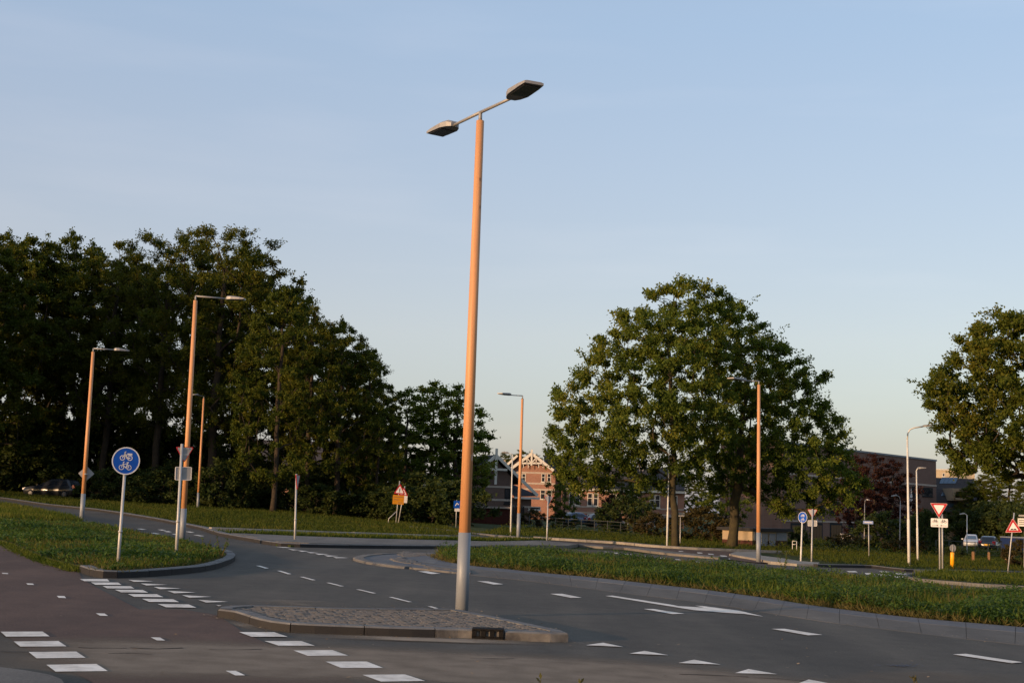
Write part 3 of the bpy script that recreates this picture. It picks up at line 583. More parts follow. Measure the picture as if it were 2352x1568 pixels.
# central island with weeds, its kerb band and the cobbled nose
cf = [(984, 1281), (1006, 1292), (1046, 1298), (1094, 1305), (1169, 1312), (1244, 1320), (1331, 1328), (1419, 1337), (1506, 1347), (1628, 1361), (1753, 1378), (1878, 1398), (1965, 1409), (2026, 1417), (2101, 1425), (2176, 1432), (2351, 1447), (2700, 1478)]
cb = [(2700, 1412), (2352, 1380), (2189, 1366), (2089, 1355), (1990, 1343), (1878, 1333), (1728, 1321), (1603, 1309), (1450, 1295), (1300, 1281), (1169, 1274), (1050, 1273), (995, 1275)]
cfl = smooth_line(PP(cf), .5); cbl = smooth_line(PP(cb), 1.)
centre_plan = cfl + cbl
centre = slab_grass('grass_island', centre_plan, .045)
# outer edge of the band on the road side
gut = smooth_line(PP([(929, 1304), (990, 1311), (1079, 1320), (1211, 1333.5), (1344, 1350), (1469, 1366), (1590, 1380), (1703, 1397), (1878, 1425), (1981, 1438), (2089, 1451), (2189, 1463), (2350, 1481), (2700, 1520)]), .5)
def kerb_between(inner_l, outer_l, f0, f1, z0, z1, stone, name, mats, parent, gap=.014):
    """stones filling the band between two plan lines, from fraction f0 to f1 across"""
    def res(l, s):
        L = [0]
        for a, b in zip(l, l[1:]): L.append(L[-1] + (b - a).length)
        s *= L[-1]; i = max(0, min(len(l) - 2, int(np.searchsorted(L, s)) - 1)); return l[i].lerp(l[i + 1], min(1, max(0, (s - L[i]) / max(1e-6, L[i + 1] - L[i])))), L[-1]
    n = int(res(outer_l, 0)[1] / stone)
    for k in range(n):
        m = MB(); vs = []; g = gap / 2 / stone; jit = rnd.uniform(-.001, .0015)
        for j in range(3):
            s = (k + g + (1 - 2 * g) * j / 2) / n; a = res(inner_l, s)[0]; b = res(outer_l, s)[0]; p, q = a.lerp(b, f0), a.lerp(b, f1)
            vs += [(p.x, p.y, gz(p.x, p.y) - .03), (p.x, p.y, gz(p.x, p.y) + z0 + jit), (q.x, q.y, gz(q.x, q.y) + z1 + jit), (q.x, q.y, gz(q.x, q.y) - .03)]
        fs = [(j * 4 + i, j * 4 + (i + 1) % 4, (j + 1) * 4 + (i + 1) % 4, (j + 1) * 4 + i) for j in range(2) for i in range(4)] + [(3, 2, 1, 0), (8, 9, 10, 11)]
        m.add(vs, fs).build(name, mats[0] if rnd.random() < .75 else mats[1], parent)
inn = smooth_line(PP([(990, 1288), (1020, 1295), (1046, 1298), (1094, 1305), (1169, 1312), (1244, 1320), (1331, 1328), (1419, 1337), (1506, 1347), (1628, 1361), (1753, 1378), (1878, 1398), (1965, 1409), (2026, 1417), (2101, 1425), (2176, 1432), (2351, 1447), (2700, 1478)]), .5)
kerb_between(inn, gut, .01, .4, .065, .056, .8, 'kerb_stone', ('kerb_dark', 'kerb'), centre, .008)
kerb_between(inn, gut, .405, 1., .055, .002, .8, 'gutter_stone', ('gutter', 'gutter'), centre, .008)
# nose: pale rim, dark band and a fan of small cobbles
nose = PP([(812, 1286), (818, 1282), (840, 1278), (880, 1275), (934, 1272), (995, 1272), (1000, 1283), (1046, 1299), (1080, 1319), (990, 1311), (929, 1305), (884, 1300), (840, 1293)])
nose_s = smooth_line(nose, .6, True)
nose_o = sheet('island_nose', nose_s, .05, 'kerb_dark', kind='structure', edge_h=.08)
rim = smooth_line(PP([(934, 1271), (880, 1274), (840, 1277), (818, 1281), (811, 1286), (838, 1294), (884, 1301), (929, 1306)]), .4)
ribbon(rim, 0, .3, 'rim_stone', 'paving', nose_o, -.02, .065, 1., .012, lambda k, n: ('paving', 'kerb_dark'))
fan = MB(); ap = P(985, 1290).xy; nin = shrink(nose_s, 1.1)
for ri_ in range(4, 46):
    rr = ri_ * .22; kmax = int(2 * math.pi * rr / .24)
    for k in range(kmax):
        t = 2 * math.pi * k / kmax; p = (ap.x + rr * math.cos(t), ap.y + rr * math.sin(t))
        if inside(nin, np.array([p[0]]), np.array([p[1]]))[0]: cobble_shape(fan, (p[0], p[1], gz(*p) + .04), t + math.pi / 2 + rnd.uniform(-.06, .06), 0, .105, .09, .03)
fan.build('cobbles', 'cobble', nose_o, kind='stuff')
# concrete kerb corner at the lower left
corner = sheet('pavement', PP([(-200, 1535), (0, 1538), (60, 1546), (115, 1556), (140, 1566), (180, 1620), (-200, 1680)]), .03, 'paving', kind='structure', edge_h=.06)

# ---------------------------------------------------------------- grass and weeds (uncountable)
def raise_(vf, dz): v, f = vf; v = v.copy(); v[:, 2] += dz; return v, f
def stuff(name, label, cat, vf, material):
    o = npmesh(name, vf[0], vf[1], material); return props(o, label, cat, kind='stuff')
edge_pts = np.array([tuple(p) for p in shrink(cfl + cbl, .12)[:len(cfl)]])
def along(line, n, spread, power=1.):
    L = np.array([tuple(p) for p in line]); d = np.hypot(L[:, 0], L[:, 1]); w = (1 / d) ** power; idx = rng.choice(len(L) - 1, n, p=(w / w.sum())[:-1] / (w / w.sum())[:-1].sum()); t = rng.random((n, 1))
    return L[idx] * (1 - t) + L[idx + 1] * t + rng.normal(0, spread, (n, 2))
cin = shrink(centre_plan, .3)
wp = sample(cin, 19000, 1.2, 75)
stuff('weed_cover', 'low green weeds covering the central grass island', 'weeds', raise_(weeds(wp, .36, .085, 14), .045), 'weed')
gp = sample(cin, 26000, 1.2, 75)
stuff('island_grass', 'grass blades among the weeds of the central island', 'grass', raise_(blades(gp, .36, .022), .045), 'grass')
inner_edge = [Vector(p) for p in shrink(centre_plan, .3)[:len(cfl)]]
stuff('dry_grass', 'dry straw coloured grass along the kerb of the central island', 'grass', raise_(blades(along(inner_edge, 5000, .14), .2, .016, .9), .045), 'grass_dry')
lin = shrink(left_plan, .25)
lp = sample(left_in(.45), 7000, 1.0, 70)
stuff('verge_weeds', 'green weeds and clover on the left verge behind the round blue sign', 'weeds', raise_(weeds(lp, .15, .085, 9), .1), 'weed')
stuff('verge_grass', 'grass on the left verge behind the round blue sign', 'grass', raise_(blades(sample(left_in(.35), 30000, 1.0, 70), .17, .018), .1), 'grass')
ledge = [Vector(p) for p in shrink(left_plan, .5)[:len(smooth_line(PP(lf), .5)) - 3]]
stuff('dry_grass', 'yellowed grass along the edge of the left verge', 'grass', raise_(blades(along(ledge, 5000, .13), .12, .015, .9), .1), 'grass_dry')
pe = [Vector(p) for p in shrink(left_plan, -.06)[:_n0]]
stuff('path_edge_grass', 'short grass creeping over the edge of the red cycle path', 'grass', merge(blades(along(pe, 9000, .1), .15, .016, .9), weeds(along(pe, 900, .08), .08, .06, 7)), 'grass')
vf_poly = PP([(200, 1150), (470, 1214), (700, 1226), (1000, 1235), (1110, 1229), (1000, 1208), (760, 1183), (450, 1160), (260, 1147)])
stuff('far_verge_grass', 'dark rough grass on the far verge below the wood', 'grass', raise_(blades(sample(vf_poly, 45000, .6, 140), .24, .035, .7), .04), 'verge_grass')
vf3 = PP([(-40, 1124), (-40, 1139), (0, 1143), (100, 1158), (220, 1170), (330, 1187), (460, 1213), (480, 1200), (300, 1162), (150, 1146)])
stuff('far_verge_grass', 'rough grass between the far road and the dark car', 'grass', raise_(blades(sample(vf3, 22000, .3, 150), .26, .04, .7), .04), 'verge_grass')
def patchy(pl, f=.9, th=.35): x, y = pl[:, 0] * f, pl[:, 1] * f; return pl[(np.sin(x * 1.1 + 1.7 * np.sin(y * .7)) + np.sin(y * 1.3 + 1.9 * np.sin(x * .6 + 1)) + rng.normal(0, .35, len(pl))) > th]
stuff('dry_grass', 'paler dry tufts scattered over the left verge', 'grass', raise_(blades(patchy(sample(left_in(.35), 16000, 1., 70), .9, 0.), .19, .018, .7), .1), 'grass_dry')
stuff('dry_grass', 'paler dry tufts scattered over the central island', 'grass', raise_(blades(patchy(sample(cin, 16000, 1.1, 75), .6, .5), .4, .018, .5), .045), 'grass_dry')
stuff('verge_weeds', 'darker weed clumps on the left verge', 'weeds', raise_(weeds(patchy(sample(left_in(.5), 5000, 1., 70), .7, .9), .26, .11, 10), .1), 'weed')
vf2 = PP([(484, 1226), (684, 1231), (1032, 1241), (1270, 1243), (1130, 1247), (1046, 1245), (860, 1241), (672, 1235), (567, 1230)])
stuff('strip_grass', 'narrow strip of grass between pale edging and pavement', 'grass', raise_(blades(sample(vf2, 6000, .3, 140), .2, .04), .06), 'grass')
lfp = PP([(0, 1198), (100, 1203), (187, 1206), (165, 1194), (100, 1181), (45, 1169), (0, 1162)])
stuff('strip_grass', 'patch of grass between the first lamp and the far road on the left', 'grass', raise_(blades(sample(lfp, 8000, .4, 140), .28, .04), .07), 'grass')
rp = PP([(1090, 1229), (1240, 1233), (1420, 1245), (1600, 1259), (1760, 1265), (1900, 1292), (2080, 1305), (2352, 1312), (2352, 1262), (2000, 1250), (1700, 1238), (1400, 1222), (1150, 1214)])
rp_back = PP([(1150, 1222), (1400, 1232), (1600, 1246), (1800, 1262), (2000, 1274), (2352, 1285), (2352, 1262), (2000, 1250), (1700, 1238), (1400, 1222), (1150, 1214)])
stuff('far_grass', 'rough grass on the far side of the junction under the big oaks', 'grass', merge(blades(sample(rp, 60000, .5, 140), .26, .035, .7), weeds(sample(rp_back, 3500, .3, 140), .55, .16, 8)), 'verge_grass')
rg = shrink(ri, .15)
stuff('strip_grass', 'grass on the small island under the yield sign with bicycle plate', 'grass', raise_(merge(blades(sample(rg, 6000, .3), .25, .025), weeds(sample(rg, 1200, .3), .2, .1, 8)), .1), 'grass')

# fallen leaves and grit on road and kerbs
lt = np.concatenate([np.array([tuple(P(rnd.uniform(20, 2330), rnd.uniform(1400, 1560)).xy) for _ in range(70)]), along(isl_s, 160, .25, .5), along(gut, 140, .25, 1.)])
n_l = len(lt); up_ = np.tile(np.array([[0, 0, 1.]]), (n_l, 1)); a_ = rng.uniform(0, 6.28, n_l); dd = np.c_[np.cos(a_), np.sin(a_), rng.uniform(-.05, .25, n_l)]
zz_ = GZ(lt[:, 0], lt[:, 1]) + .02; on_i = inside(isl_s, lt[:, 0], lt[:, 1]); zz_[on_i] += .14
V, Fc = leaves(np.c_[lt, zz_], unit(dd), up_, rng.uniform(.02, .07, n_l), rng.uniform(.015, .045, n_l)); stuff('fallen_leaves', 'scattered fallen leaves and grit on road and kerbs', 'leaves', (V, Fc), 'litter')
# ---------------------------------------------------------------- street lamps
def luminaire(m, mg, joint, end, w=.34, th=.09):
    """flat tapered head from joint to end; body into m, lens plate into mg"""
    d = (end - joint); L = d.length; d.normalize(); s = d.cross(Vector((0, 0, 1))).normalized(); u = s.cross(d)
    def ring(t, hw, zt, zb): c = joint + d * (L * t); return [c + s * hw + u * zb, c + s * hw + u * (zt * .6), c + s * hw * .7 + u * zt, c - s * hw * .7 + u * zt, c - s * hw + u * (zt * .6), c - s * hw + u * zb]
    rings = [ring(0, .07, .05, -.03), ring(.1, w * .36, th * 1.0, -.03), ring(.3, w * .5, th * .95, -.03), ring(.75, w * .5, th * .6, -.025), ring(1, w * .46, th * .3, -.02)]
    vs = [v for r in rings for v in r]; fs = [(i * 6 + k, i * 6 + (k + 1) % 6, (i + 1) * 6 + (k + 1) % 6, (i + 1) * 6 + k) for i in range(4) for k in range(6)] + [(5, 4, 3, 2, 1, 0), tuple(24 + k for k in range(6))]
    m.add(vs, fs)
    a, b = joint + d * (L * .32), joint + d * (L * .92)
    mg.frame((a + b) / 2 - u * .036, d, s, u, (b - a).length / 2, w * .4, .006)
def wood_lamp(base, top, grey_py, arms, label, rb=.095, rt=.066, dpole=0, group='wooden street lamps', base_pt=None):
    b = base_pt or P(*base); T = atY(*top, b.y); H = T.z - b.z; t = thing('street_lamp', label, 'street lamp', b, group)
    G = atY(base[0], grey_py, b.y).z - b.z; ax = (T - b)
    def at(h): return b + ax * (h / H)
    MB().tube([b - Vector((0, 0, .05)), at(G)], [rb + .006, rb + .006 - (rb - rt) * G / H], 20).build('steel_base', 'sleeve', t)
    MB().tube([at(G), at(H * .5), at(H)], [rb - (rb - rt) * G / H, rb - (rb - rt) * .5, rt], 20).build('wooden_pole', 'pole_wood', t)
    zj = T.z + .16; J = Vector((T.x, T.y, zj))
    MB().tube([at(H - .02), J], [.032, .03], 12).build('spigot', 'lamp_grey', t)
    for jt, en in arms:
        def onplane(px):
            d = ray(*px); k = (zj + .0 - EYE) / d[2]; return Vector(EYEV + d * k)
        a, e = onplane(jt), onplane(en); arm = MB().tube([J - Vector((0, 0, .01)), a + (a - J).normalized() * .04], [.028, .024], 10).build('arm', 'lamp_grey', t)
        m, mg = MB(), MB(); luminaire(m, mg, a, e, .36); h = m.build('lamp_head', 'lamp_grey', t); mg.build('lens', 'lamp_glass', h)
    return t, at, H
lampM, atM, HM = wood_lamp((1060, 1415), (1103, 278), 1222, [((1174, 226), (1227, 190.5)), ((1044, 287), (998, 308))], 'tall wooden double-armed street lamp on the cobbled traffic island', .1, .066)
c = atM(HM * .31) + Vector((.062, -.058, 0)); MB().frame(c, Vector((.72, .69, 0)), Vector((.69, -.72, 0)), Vector((0, 0, 1)), .02, .003, .05).build('sticker', 'sign_white', lampM)
wood_lamp((418, 1243), (449, 690), 1167, [((520, 686), (562, 687))], 'wooden single-armed lamp behind the back of the yield sign on the left')
lamp1, at1, H1_ = wood_lamp((187, 1200), (214, 808), 1133, [((262, 803), (295, 806))], 'wooden single-armed lamp in front of the dark car')
wood_lamp((454, 1160), (468, 915), 1130, [((455, 907), (444, 906))], 'smallest wooden lamp, on the grass at the edge of the wood', base_pt=foot(454, 95))
wood_lamp((1190, 1240), (1200, 915), 1178, [((1172, 907), (1148, 903))], 'wooden lamp with arm to the left, in front of the brick gables')
wood_lamp((1742, 1290), (1743, 883), 1222, [((1712, 874), (1678, 868))], 'wooden lamp with arm to the left, in front of the big oaks')
def grey_lamp(base, top, pts, label, r=.055, head=True, material='white_post', group='slim metal lamp posts', base_pt=None):
    """plain metal lamp: pole, arm through picture points, flat head on the last leg"""
    b = base_pt or P(*base); t = thing('lamp_post', label, 'lamp post', b, group); T = atY(*top, b.y); mid = b.lerp(T, .36)
    MB().tube([b - Vector((0, 0, .05)), mid, mid + Vector((0, 0, .04)), T], [r, r, r * .8, r * .6], 12).build('pole', material, t)
    q = [T] + [atY(*p, b.y) for p in pts]
    arm = MB().tube(q[:-1] if len(q) > 2 else [T, T.lerp(q[1], .35)], r * .5, 8).build('arm', material, t)
    m, mg = MB(), MB(); a = q[-2] if len(q) > 2 else T.lerp(q[1], .3); luminaire(m, mg, a, q[-1], .2, .07); h = m.build('lamp_head', 'lamp_grey', t); mg.build('lens', 'lamp_glass', h)
    return t
grey_lamp((1173, 1228), (1177, 1043), [(1168, 1040), (1152, 1038)], 'slim metal lamp post left of the lit brick gable')
grey_lamp((1532, 1255), (1537, 1034), [(1540, 1031), (1550, 1031)], 'slim white lamp post beside the leaning oak trunk')
grey_lamp((2088, 1297), (2084, 1010), [(2085, 995), (2090, 986), (2100, 982), (2120, 979), (2143, 976)], 'tallest white lamp post on the right, with a curved arm', .075)
grey_lamp((2108, 1289), (2105, 1080), [(2108, 1075), (2126, 1074)], 'white lamp post with flat head, right beside the curved-arm lamp', .06)
grey_lamp(None, (1986, 1155), [(1987, 1149), (1990, 1147), (1997, 1148)], 'thin grey lamp post under the red-leaved trees', .04, material='lamp_grey', base_pt=foot(1985, 100))
grey_lamp(None, (2068, 1150), [(2066, 1141), (2060, 1137), (2047, 1139)], 'hook-topped grey lamp post between the red trees and the tall white lamp', .05, material='lamp_grey', base_pt=foot(2066, 95))
grey_lamp(None, (2221, 1182), [(2216, 1179), (2204, 1180)], 'short pale lamp post in front of the parked white car', .05, base_pt=foot(2221, 105))

# ---------------------------------------------------------------- traffic signs
class Face:
    """drawing plane of a sign: origin c, facing yaw (0 = towards the camera)"""
    def __init__(s, c, yaw=0., roll=0.):
        c = Vector(c); d = Vector((-c.x, -c.y, 0)).normalized(); a = math.radians(yaw); s.n = Vector((d.x * math.cos(a) - d.y * math.sin(a), d.x * math.sin(a) + d.y * math.cos(a), 0)); s.u = Vector((0, 0, 1)).cross(s.n); s.c = c
        r = math.radians(roll); s.v = Vector((0, 0, 1)) * math.cos(r) - s.u * math.sin(r); s.u = s.u * math.cos(r) + Vector((0, 0, 1)) * math.sin(r)
    def p(s, u, v, w=0.): return s.c + s.u * u + s.v * v + s.n * w
    def plate(s, pts, w0, w1): m = MB(); m.prism([s.p(u, v, w0) for u, v in pts], s.n * (w1 - w0)); return m
    def ringp(s, outer, inner, w0, w1):
        m = MB(); n = len(outer); vs = [s.p(*q, w) for w in (w0, w1) for pts in (outer, inner) for q in pts]; f = []
        for i in range(n):
            j = (i + 1) % n; f += [(i, j, n + j, n + i), (2 * n + i, 2 * n + j, 3 * n + j, 3 * n + i), (i, j, 2 * n + j, 2 * n + i), (n + i, n + j, 3 * n + j, 3 * n + i)]
        return m.add(vs, f)
    def stroke(s, m, pts, wd, w):
        for a, b in zip(pts, pts[1:]):
            a, b = Vector(a), Vector(b); d = (b - a); L = d.length; d.normalize(); nn = Vector((-d.y, d.x)) * wd / 2; a = a - d * wd * .3; b = b + d * wd * .3
            m.add([s.p(*(a + nn), w), s.p(*(a - nn), w), s.p(*(b - nn), w), s.p(*(b + nn), w)], [(0, 1, 2, 3)])
    def ring(s, m, c, r, wd, w, n=20):
        o = [(c[0] + (r + wd / 2) * math.cos(2 * math.pi * k / n), c[1] + (r + wd / 2) * math.sin(2 * math.pi * k / n)) for k in range(n)]; i_ = [(c[0] + (r - wd / 2) * math.cos(2 * math.pi * k / n), c[1] + (r - wd / 2) * math.sin(2 * math.pi * k / n)) for k in range(n)]
        m.add([s.p(*q, w) for q in o + i_], [(k, (k + 1) % n, n + (k + 1) % n, n + k) for k in range(n)])
def circle(r, n=36): return [(r * math.cos(2 * math.pi * k / n), r * math.sin(2 * math.pi * k / n)) for k in range(n)]
def tri(r, down=False, rc=.05):
    """triangle with rounded corners, circumradius r"""
    out = []; s = -1 if down else 1
    for k in range(3):
        a = math.pi / 2 + 2 * math.pi * k / 3; cx, cy = (r - 2 * rc) * math.cos(a), (r - 2 * rc) * math.sin(a)
        for j in range(-2, 3): b = a + j * math.pi / 6; out.append((cx + rc * math.cos(b), s * (cy + rc * math.sin(b))))
    return out if not down else out[::-1]
def rrect(w, h, rc=.03, cx=0, cy=0):
    out = []
    for k, (sx_, sy_) in enumerate(((1, 1), (-1, 1), (-1, -1), (1, -1))):
        for j in range(4): a = k * math.pi / 2 + j * math.pi / 6; out.append((cx + sx_ * (w / 2 - rc) + rc * math.cos(a), cy + sy_ * (h / 2 - rc) + rc * math.sin(a)))
    return out
def bike(f, m, cx, cy, s, w, wd, moped=False, flip=1):
    q = lambda u, v: (cx + flip * u * s, cy + v * s)
    f.ring(m, q(-.3, -.12), .19 * s, wd, w); f.ring(m, q(.32, -.14), .19 * s, wd, w)
    if moped:
        f.stroke(m, [q(-.3, -.12), q(-.12, .2), q(-.1, .36), q(-.02, .38)], wd * 1.2, w); f.stroke(m, [q(-.12, .22), q(.02, .0), q(.05, -.14), q(.32, -.14)], wd * 1.7, w)
        f.stroke(m, [q(-.08, .14), q(.0, .05)], wd * 3, w); f.stroke(m, [q(.14, .18), q(.46, .17)], wd * 2.4, w)
    else:
        f.stroke(m, [q(-.3, -.12), q(-.15, .22), q(-.17, .32), q(-.06, .34)], wd, w); f.stroke(m, [q(-.17, .16), q(.2, .16), q(.02, -.16), q(-.17, .14)], wd, w)
        f.stroke(m, [q(.2, .16), q(.32, -.14), q(.02, -.16)], wd, w); f.stroke(m, [q(.14, .27), q(.28, .28)], wd * 1.6, w); f.stroke(m, [q(.2, .16), q(.22, .26)], wd, w)
def sign_pole(t, b, top, r=.03, mt='galv', collar=True):
    pts = [b - Vector((0, 0, .05)), b.lerp(top, .33), b.lerp(top, .335), top]; rr = [r * 1.15, r * 1.15, r, r]
    p = MB().tube(pts, rr, 12).build('post', mt, t)
    if collar: MB().tube([b.lerp(top, .325), b.lerp(top, .345)], r * 1.45, 12).build('collar', mt, p)
    return p
# round blue cycle path sign on the left
b = P(270, 1308); t = thing('traffic_sign', 'round blue sign with white moped and bicycle on the left verge', 'traffic sign', b, None); c = atY(289, 1058, b.y - .04)
sign_pole(t, b, atY(286.5, 1086, b.y) + Vector((0, 0, .35)), .031); f = Face(c, 12, 2); R_ = .29
pl = f.plate(circle(R_), -.004, .012).build('plate', 'sign_blue', t)
f.ringp(circle(R_ * 1.005), circle(R_ * .925), .0125, .016).build('rim', 'sign_white', pl)
m = MB(); bike(f, m, .0, .095, .25, .0165, .015, True); m.build('moped_symbol', 'sign_white', pl); m = MB(); bike(f, m, -.015, -.105, .25, .0165, .012); m.build('bicycle_symbol', 'sign_white', pl)
# yield sign seen from behind with a plate, before the second lamp
b = P(404, 1287); t = thing('traffic_sign', 'grey back of a red-edged yield sign with square plate below, before a wooden lamp', 'traffic sign', b); top = atY(418, 1019, b.y); sign_pole(t, b, top, .034)
f = Face(atY(424, 1038, b.y + .05), 12, 1.5); pl = f.plate(tri(.23, True, .02), -.01, .01).build('plate', 'sign_back', t); f.ringp(tri(.255, True, .022), tri(.228, True, .02), -.02, .012).build('red_edge', 'sign_red', pl)
for vv in (.09, -.06): f.plate([(-.1, vv - .012), (.1, vv - .012), (.1, vv + .012), (-.1, vv + .012)], .0105, .022).build('bracket', 'galv', pl)
f = Face(atY(421, 1087, b.y + .05), 12, 1.5); pl = f.plate(rrect(.385, .31, .02), -.01, .008).build('plate', 'sign_back', t); f.ringp(rrect(.4, .325, .03), rrect(.375, .3, .02), -.012, .02).build('frame', 'sign_white', pl)
# diamond priority sign on the first lamp, back side
c = at1(H1_ * .285) + Vector((.02, .13, 0)); b = P(189, 1199)
t = thing('traffic_sign', 'grey diamond back of a priority sign on the first wooden lamp', 'traffic sign', c); f = Face(c, 0, 45)
f.plate(rrect(.47, .47, .03), -.01, .008).build('plate', 'sign_back', t); MB().tube([c + Vector((0, -.11, -.05)), c + Vector((0, -.11, .0))], .108, 14).build('clamp', 'galv', t)
# narrow oblique yield sign in the middle distance
b = P(677, 1246); t = thing('traffic_sign', 'yield sign turned nearly edge-on at the paved strip', 'traffic sign', b); top = atY(681, 1088, b.y); sign_pole(t, b, top, .034)
f = Face(top + Vector((.05, .0, -.22)), -104); f.plate(tri(.36, True, .03), -.01, .01).build('plate', 'sign_back', t); f.ringp(tri(.37, True, .03), tri(.33, True, .03), -.016, .012).build('red_edge', 'sign_red', t)
# grey triangle back by the wood
b = foot(798, 104); t = thing('traffic_sign', 'dull grey triangle sign back in the grass before the wood', 'traffic sign', b); sign_pole(t, b, atY(803, 1120, 104), .03, 'sign_back')
atc = atY(803, 1142, 103.9); f = Face(atc, 20, -3); f.plate(tri(.52, False, .04), -.01, .01).build('plate', 'sign_back', t)
# road works style warning with yellow plate, two posts and a brace
for k, (px, Y, sc_) in enumerate(((912, 89, .92), (917, 90.5, .74))):
    b = foot(px - 3, Y); t = thing('traffic_sign', ('red triangle warning sign over an orange-yellow text plate on a braced post', 'second red triangle warning sign half hidden behind the orange-yellow plate')[k], 'traffic sign', b)
    top = atY(px + 6 + (7 if k else 0), (1104, 1116)[k], Y); MB().tube([b - Vector((0, 0, .05)), top], .035, 10).build('post', 'galv', t)
    f = Face(atY(px + 6 + 3.5 * k, (1126, 1131)[k], Y - .05), 10, -2); pl = f.plate(tri(.5 * sc_, False, .04), -.01, .01).build('plate', 'sign_white', t); f.ringp(tri(.52 * sc_, False, .04), tri(.36 * sc_, False, .03), .0105, .014).build('red_edge', 'sign_red', pl)
    m = MB(); f.stroke(m, [(0, .13), (0, -.05)], .05, .016); f.stroke(m, [(0, -.11), (0, -.13)], .05, .016); m.build('exclamation_mark', 'sign_black', pl)
    f = Face(atY(px + 3 + 9 * k, (1147, 1146)[k], Y - .06), 10, -2)
    if k == 0:
        pl = f.plate(rrect(.79, .63, .03), -.012, .01).build("text_plate", "sign_yellow", t); m = MB()
        for (u0, u1, v) in ((-.32, .36, .18), (-.32, .0, .0), (-.02, .3, -.2)): f.stroke(m, [(u0, v), (u1, v)], .05, .012)
        m.build('text_lines', 'wood_post', pl); MB().tube([b.lerp(top, .32), b + Vector((-.5, 0, .42)), b + Vector((-.52, 0, -.05))], .03, 8).build('brace', 'galv', t)
    else: f.plate(rrect(.4, .5, .03), -.012, .01).build('text_plate', 'sign_white', t)
# blue square sign behind the big lamp
b = foot(1047, 88); t = thing('traffic_sign', 'small blue square sign with white plate peeking out left of the big lamp', 'traffic sign', b); MB().tube([b, atY(1049, 1148, 88)], .03, 10).build('post', 'galv', t)
f = Face(atY(1050, 1158, 87.9), 15); pl = f.plate(rrect(.48, .5, .03), -.01, .01).build('plate', 'sign_blue', t); m = MB(); f.stroke(m, [(-.12, -.08), (-.02, .1), (.1, .0)], .06, .012); m.build('symbol', 'sign_white', pl); f = Face(atY(1050, 1170.5, 87.9), 15); f.plate(rrect(.36, .2, .02), -.01, .01).build('small_plate', 'sign_white', t)
# yield sign from behind, before the brick houses
b = P(1256, 1245); t = thing('traffic_sign', 'yield sign seen from behind in front of the brick gable house', 'traffic sign', b); top = atY(1259, 1137, b.y); sign_pole(t, b, top, .035)
f = Face(atY(1260, 1146, b.y + .06), 18); pl = f.plate(tri(.29, True, .03), -.01, .01).build('plate', 'sign_back', t); f.ringp(tri(.315, True, .03), tri(.285, True, .03), -.014, .012).build('red_edge', 'sign_red', pl)
# small white-framed plate right of the leaning trunk
b = P(1562, 1251); t = thing('traffic_sign', 'small pale rectangular plate on a post right of the leaning trunk', 'traffic sign', b); top = atY(1563, 1178, b.y); sign_pole(t, b, top, .03)
f = Face(atY(1563, 1181, b.y - .05), 10); pl = f.plate(rrect(.46, .2, .02), -.01, .01).build('plate', 'sign_back', t); f.ringp(rrect(.48, .22, .02), rrect(.43, .17, .015), -.012, .014).build('frame', 'sign_white', pl)
# round blue sign, right group
b = P(1839, 1293); t = thing('traffic_sign', 'narrow-looking round blue cycle sign on the right, by the back of a yield sign', 'traffic sign', b); sign_pole(t, b, atY(1843, 1195, b.y) + Vector((0, 0, .2)), .034, 'white_post')
f = Face(atY(1844, 1187.5, b.y - .05), -38, 2); pl = f.plate(circle(.245), -.006, .012).build('plate', 'sign_blue', t); f.ringp(circle(.246), circle(.232), .0125, .016).build('rim', 'sign_white', pl)
m = MB(); bike(f, m, 0, .08, .19, .0165, .009, True); m.build('moped_symbol', 'sign_white', pl); m = MB(); bike(f, m, 0, -.09, .19, .0165, .008); m.build('bicycle_symbol', 'sign_white', pl)
# yield back with plate, right group
b = P(1864, 1291); t = thing('traffic_sign', 'back of a yield sign with rectangular plate beside the right round blue sign', 'traffic sign', b); top = atY(1866, 1168, b.y); sign_pole(t, b, top, .034)
f = Face(atY(1866, 1176, b.y + .06), 0); pl = f.plate(tri(.25, True, .025), -.01, .01).build('plate', 'sign_back', t); f.ringp(tri(.275, True, .028), tri(.245, True, .025), -.02, .012).build('red_edge', 'sign_red', pl)
f = Face(atY(1866, 1201, b.y + .06), 0); pl = f.plate(rrect(.4, .25, .02), -.01, .008).build('plate', 'sign_back', t); f.ringp(rrect(.415, .265, .03), rrect(.385, .235, .02), -.012, .02).build('frame', 'sign_white', pl)
# street name sign
b = P(1996, 1281); t = thing('street_sign', 'pale blue street name plate on a thin post in the rough grass', 'street sign', b); top = atY(1995, 1200, b.y); MB().tube([b, top], .03, 10).build('post', 'galv', t)
f = Face(atY(1994, 1199, b.y - .04), 5, -1); pl = f.plate(rrect(.56, .18, .02), -.01, .01).build('plate', 'street_blue', t); m = MB(); f.stroke(m, [(-.2, 0), (.2, 0)], .035, .012); m.build('lettering', 'sign_white', pl)
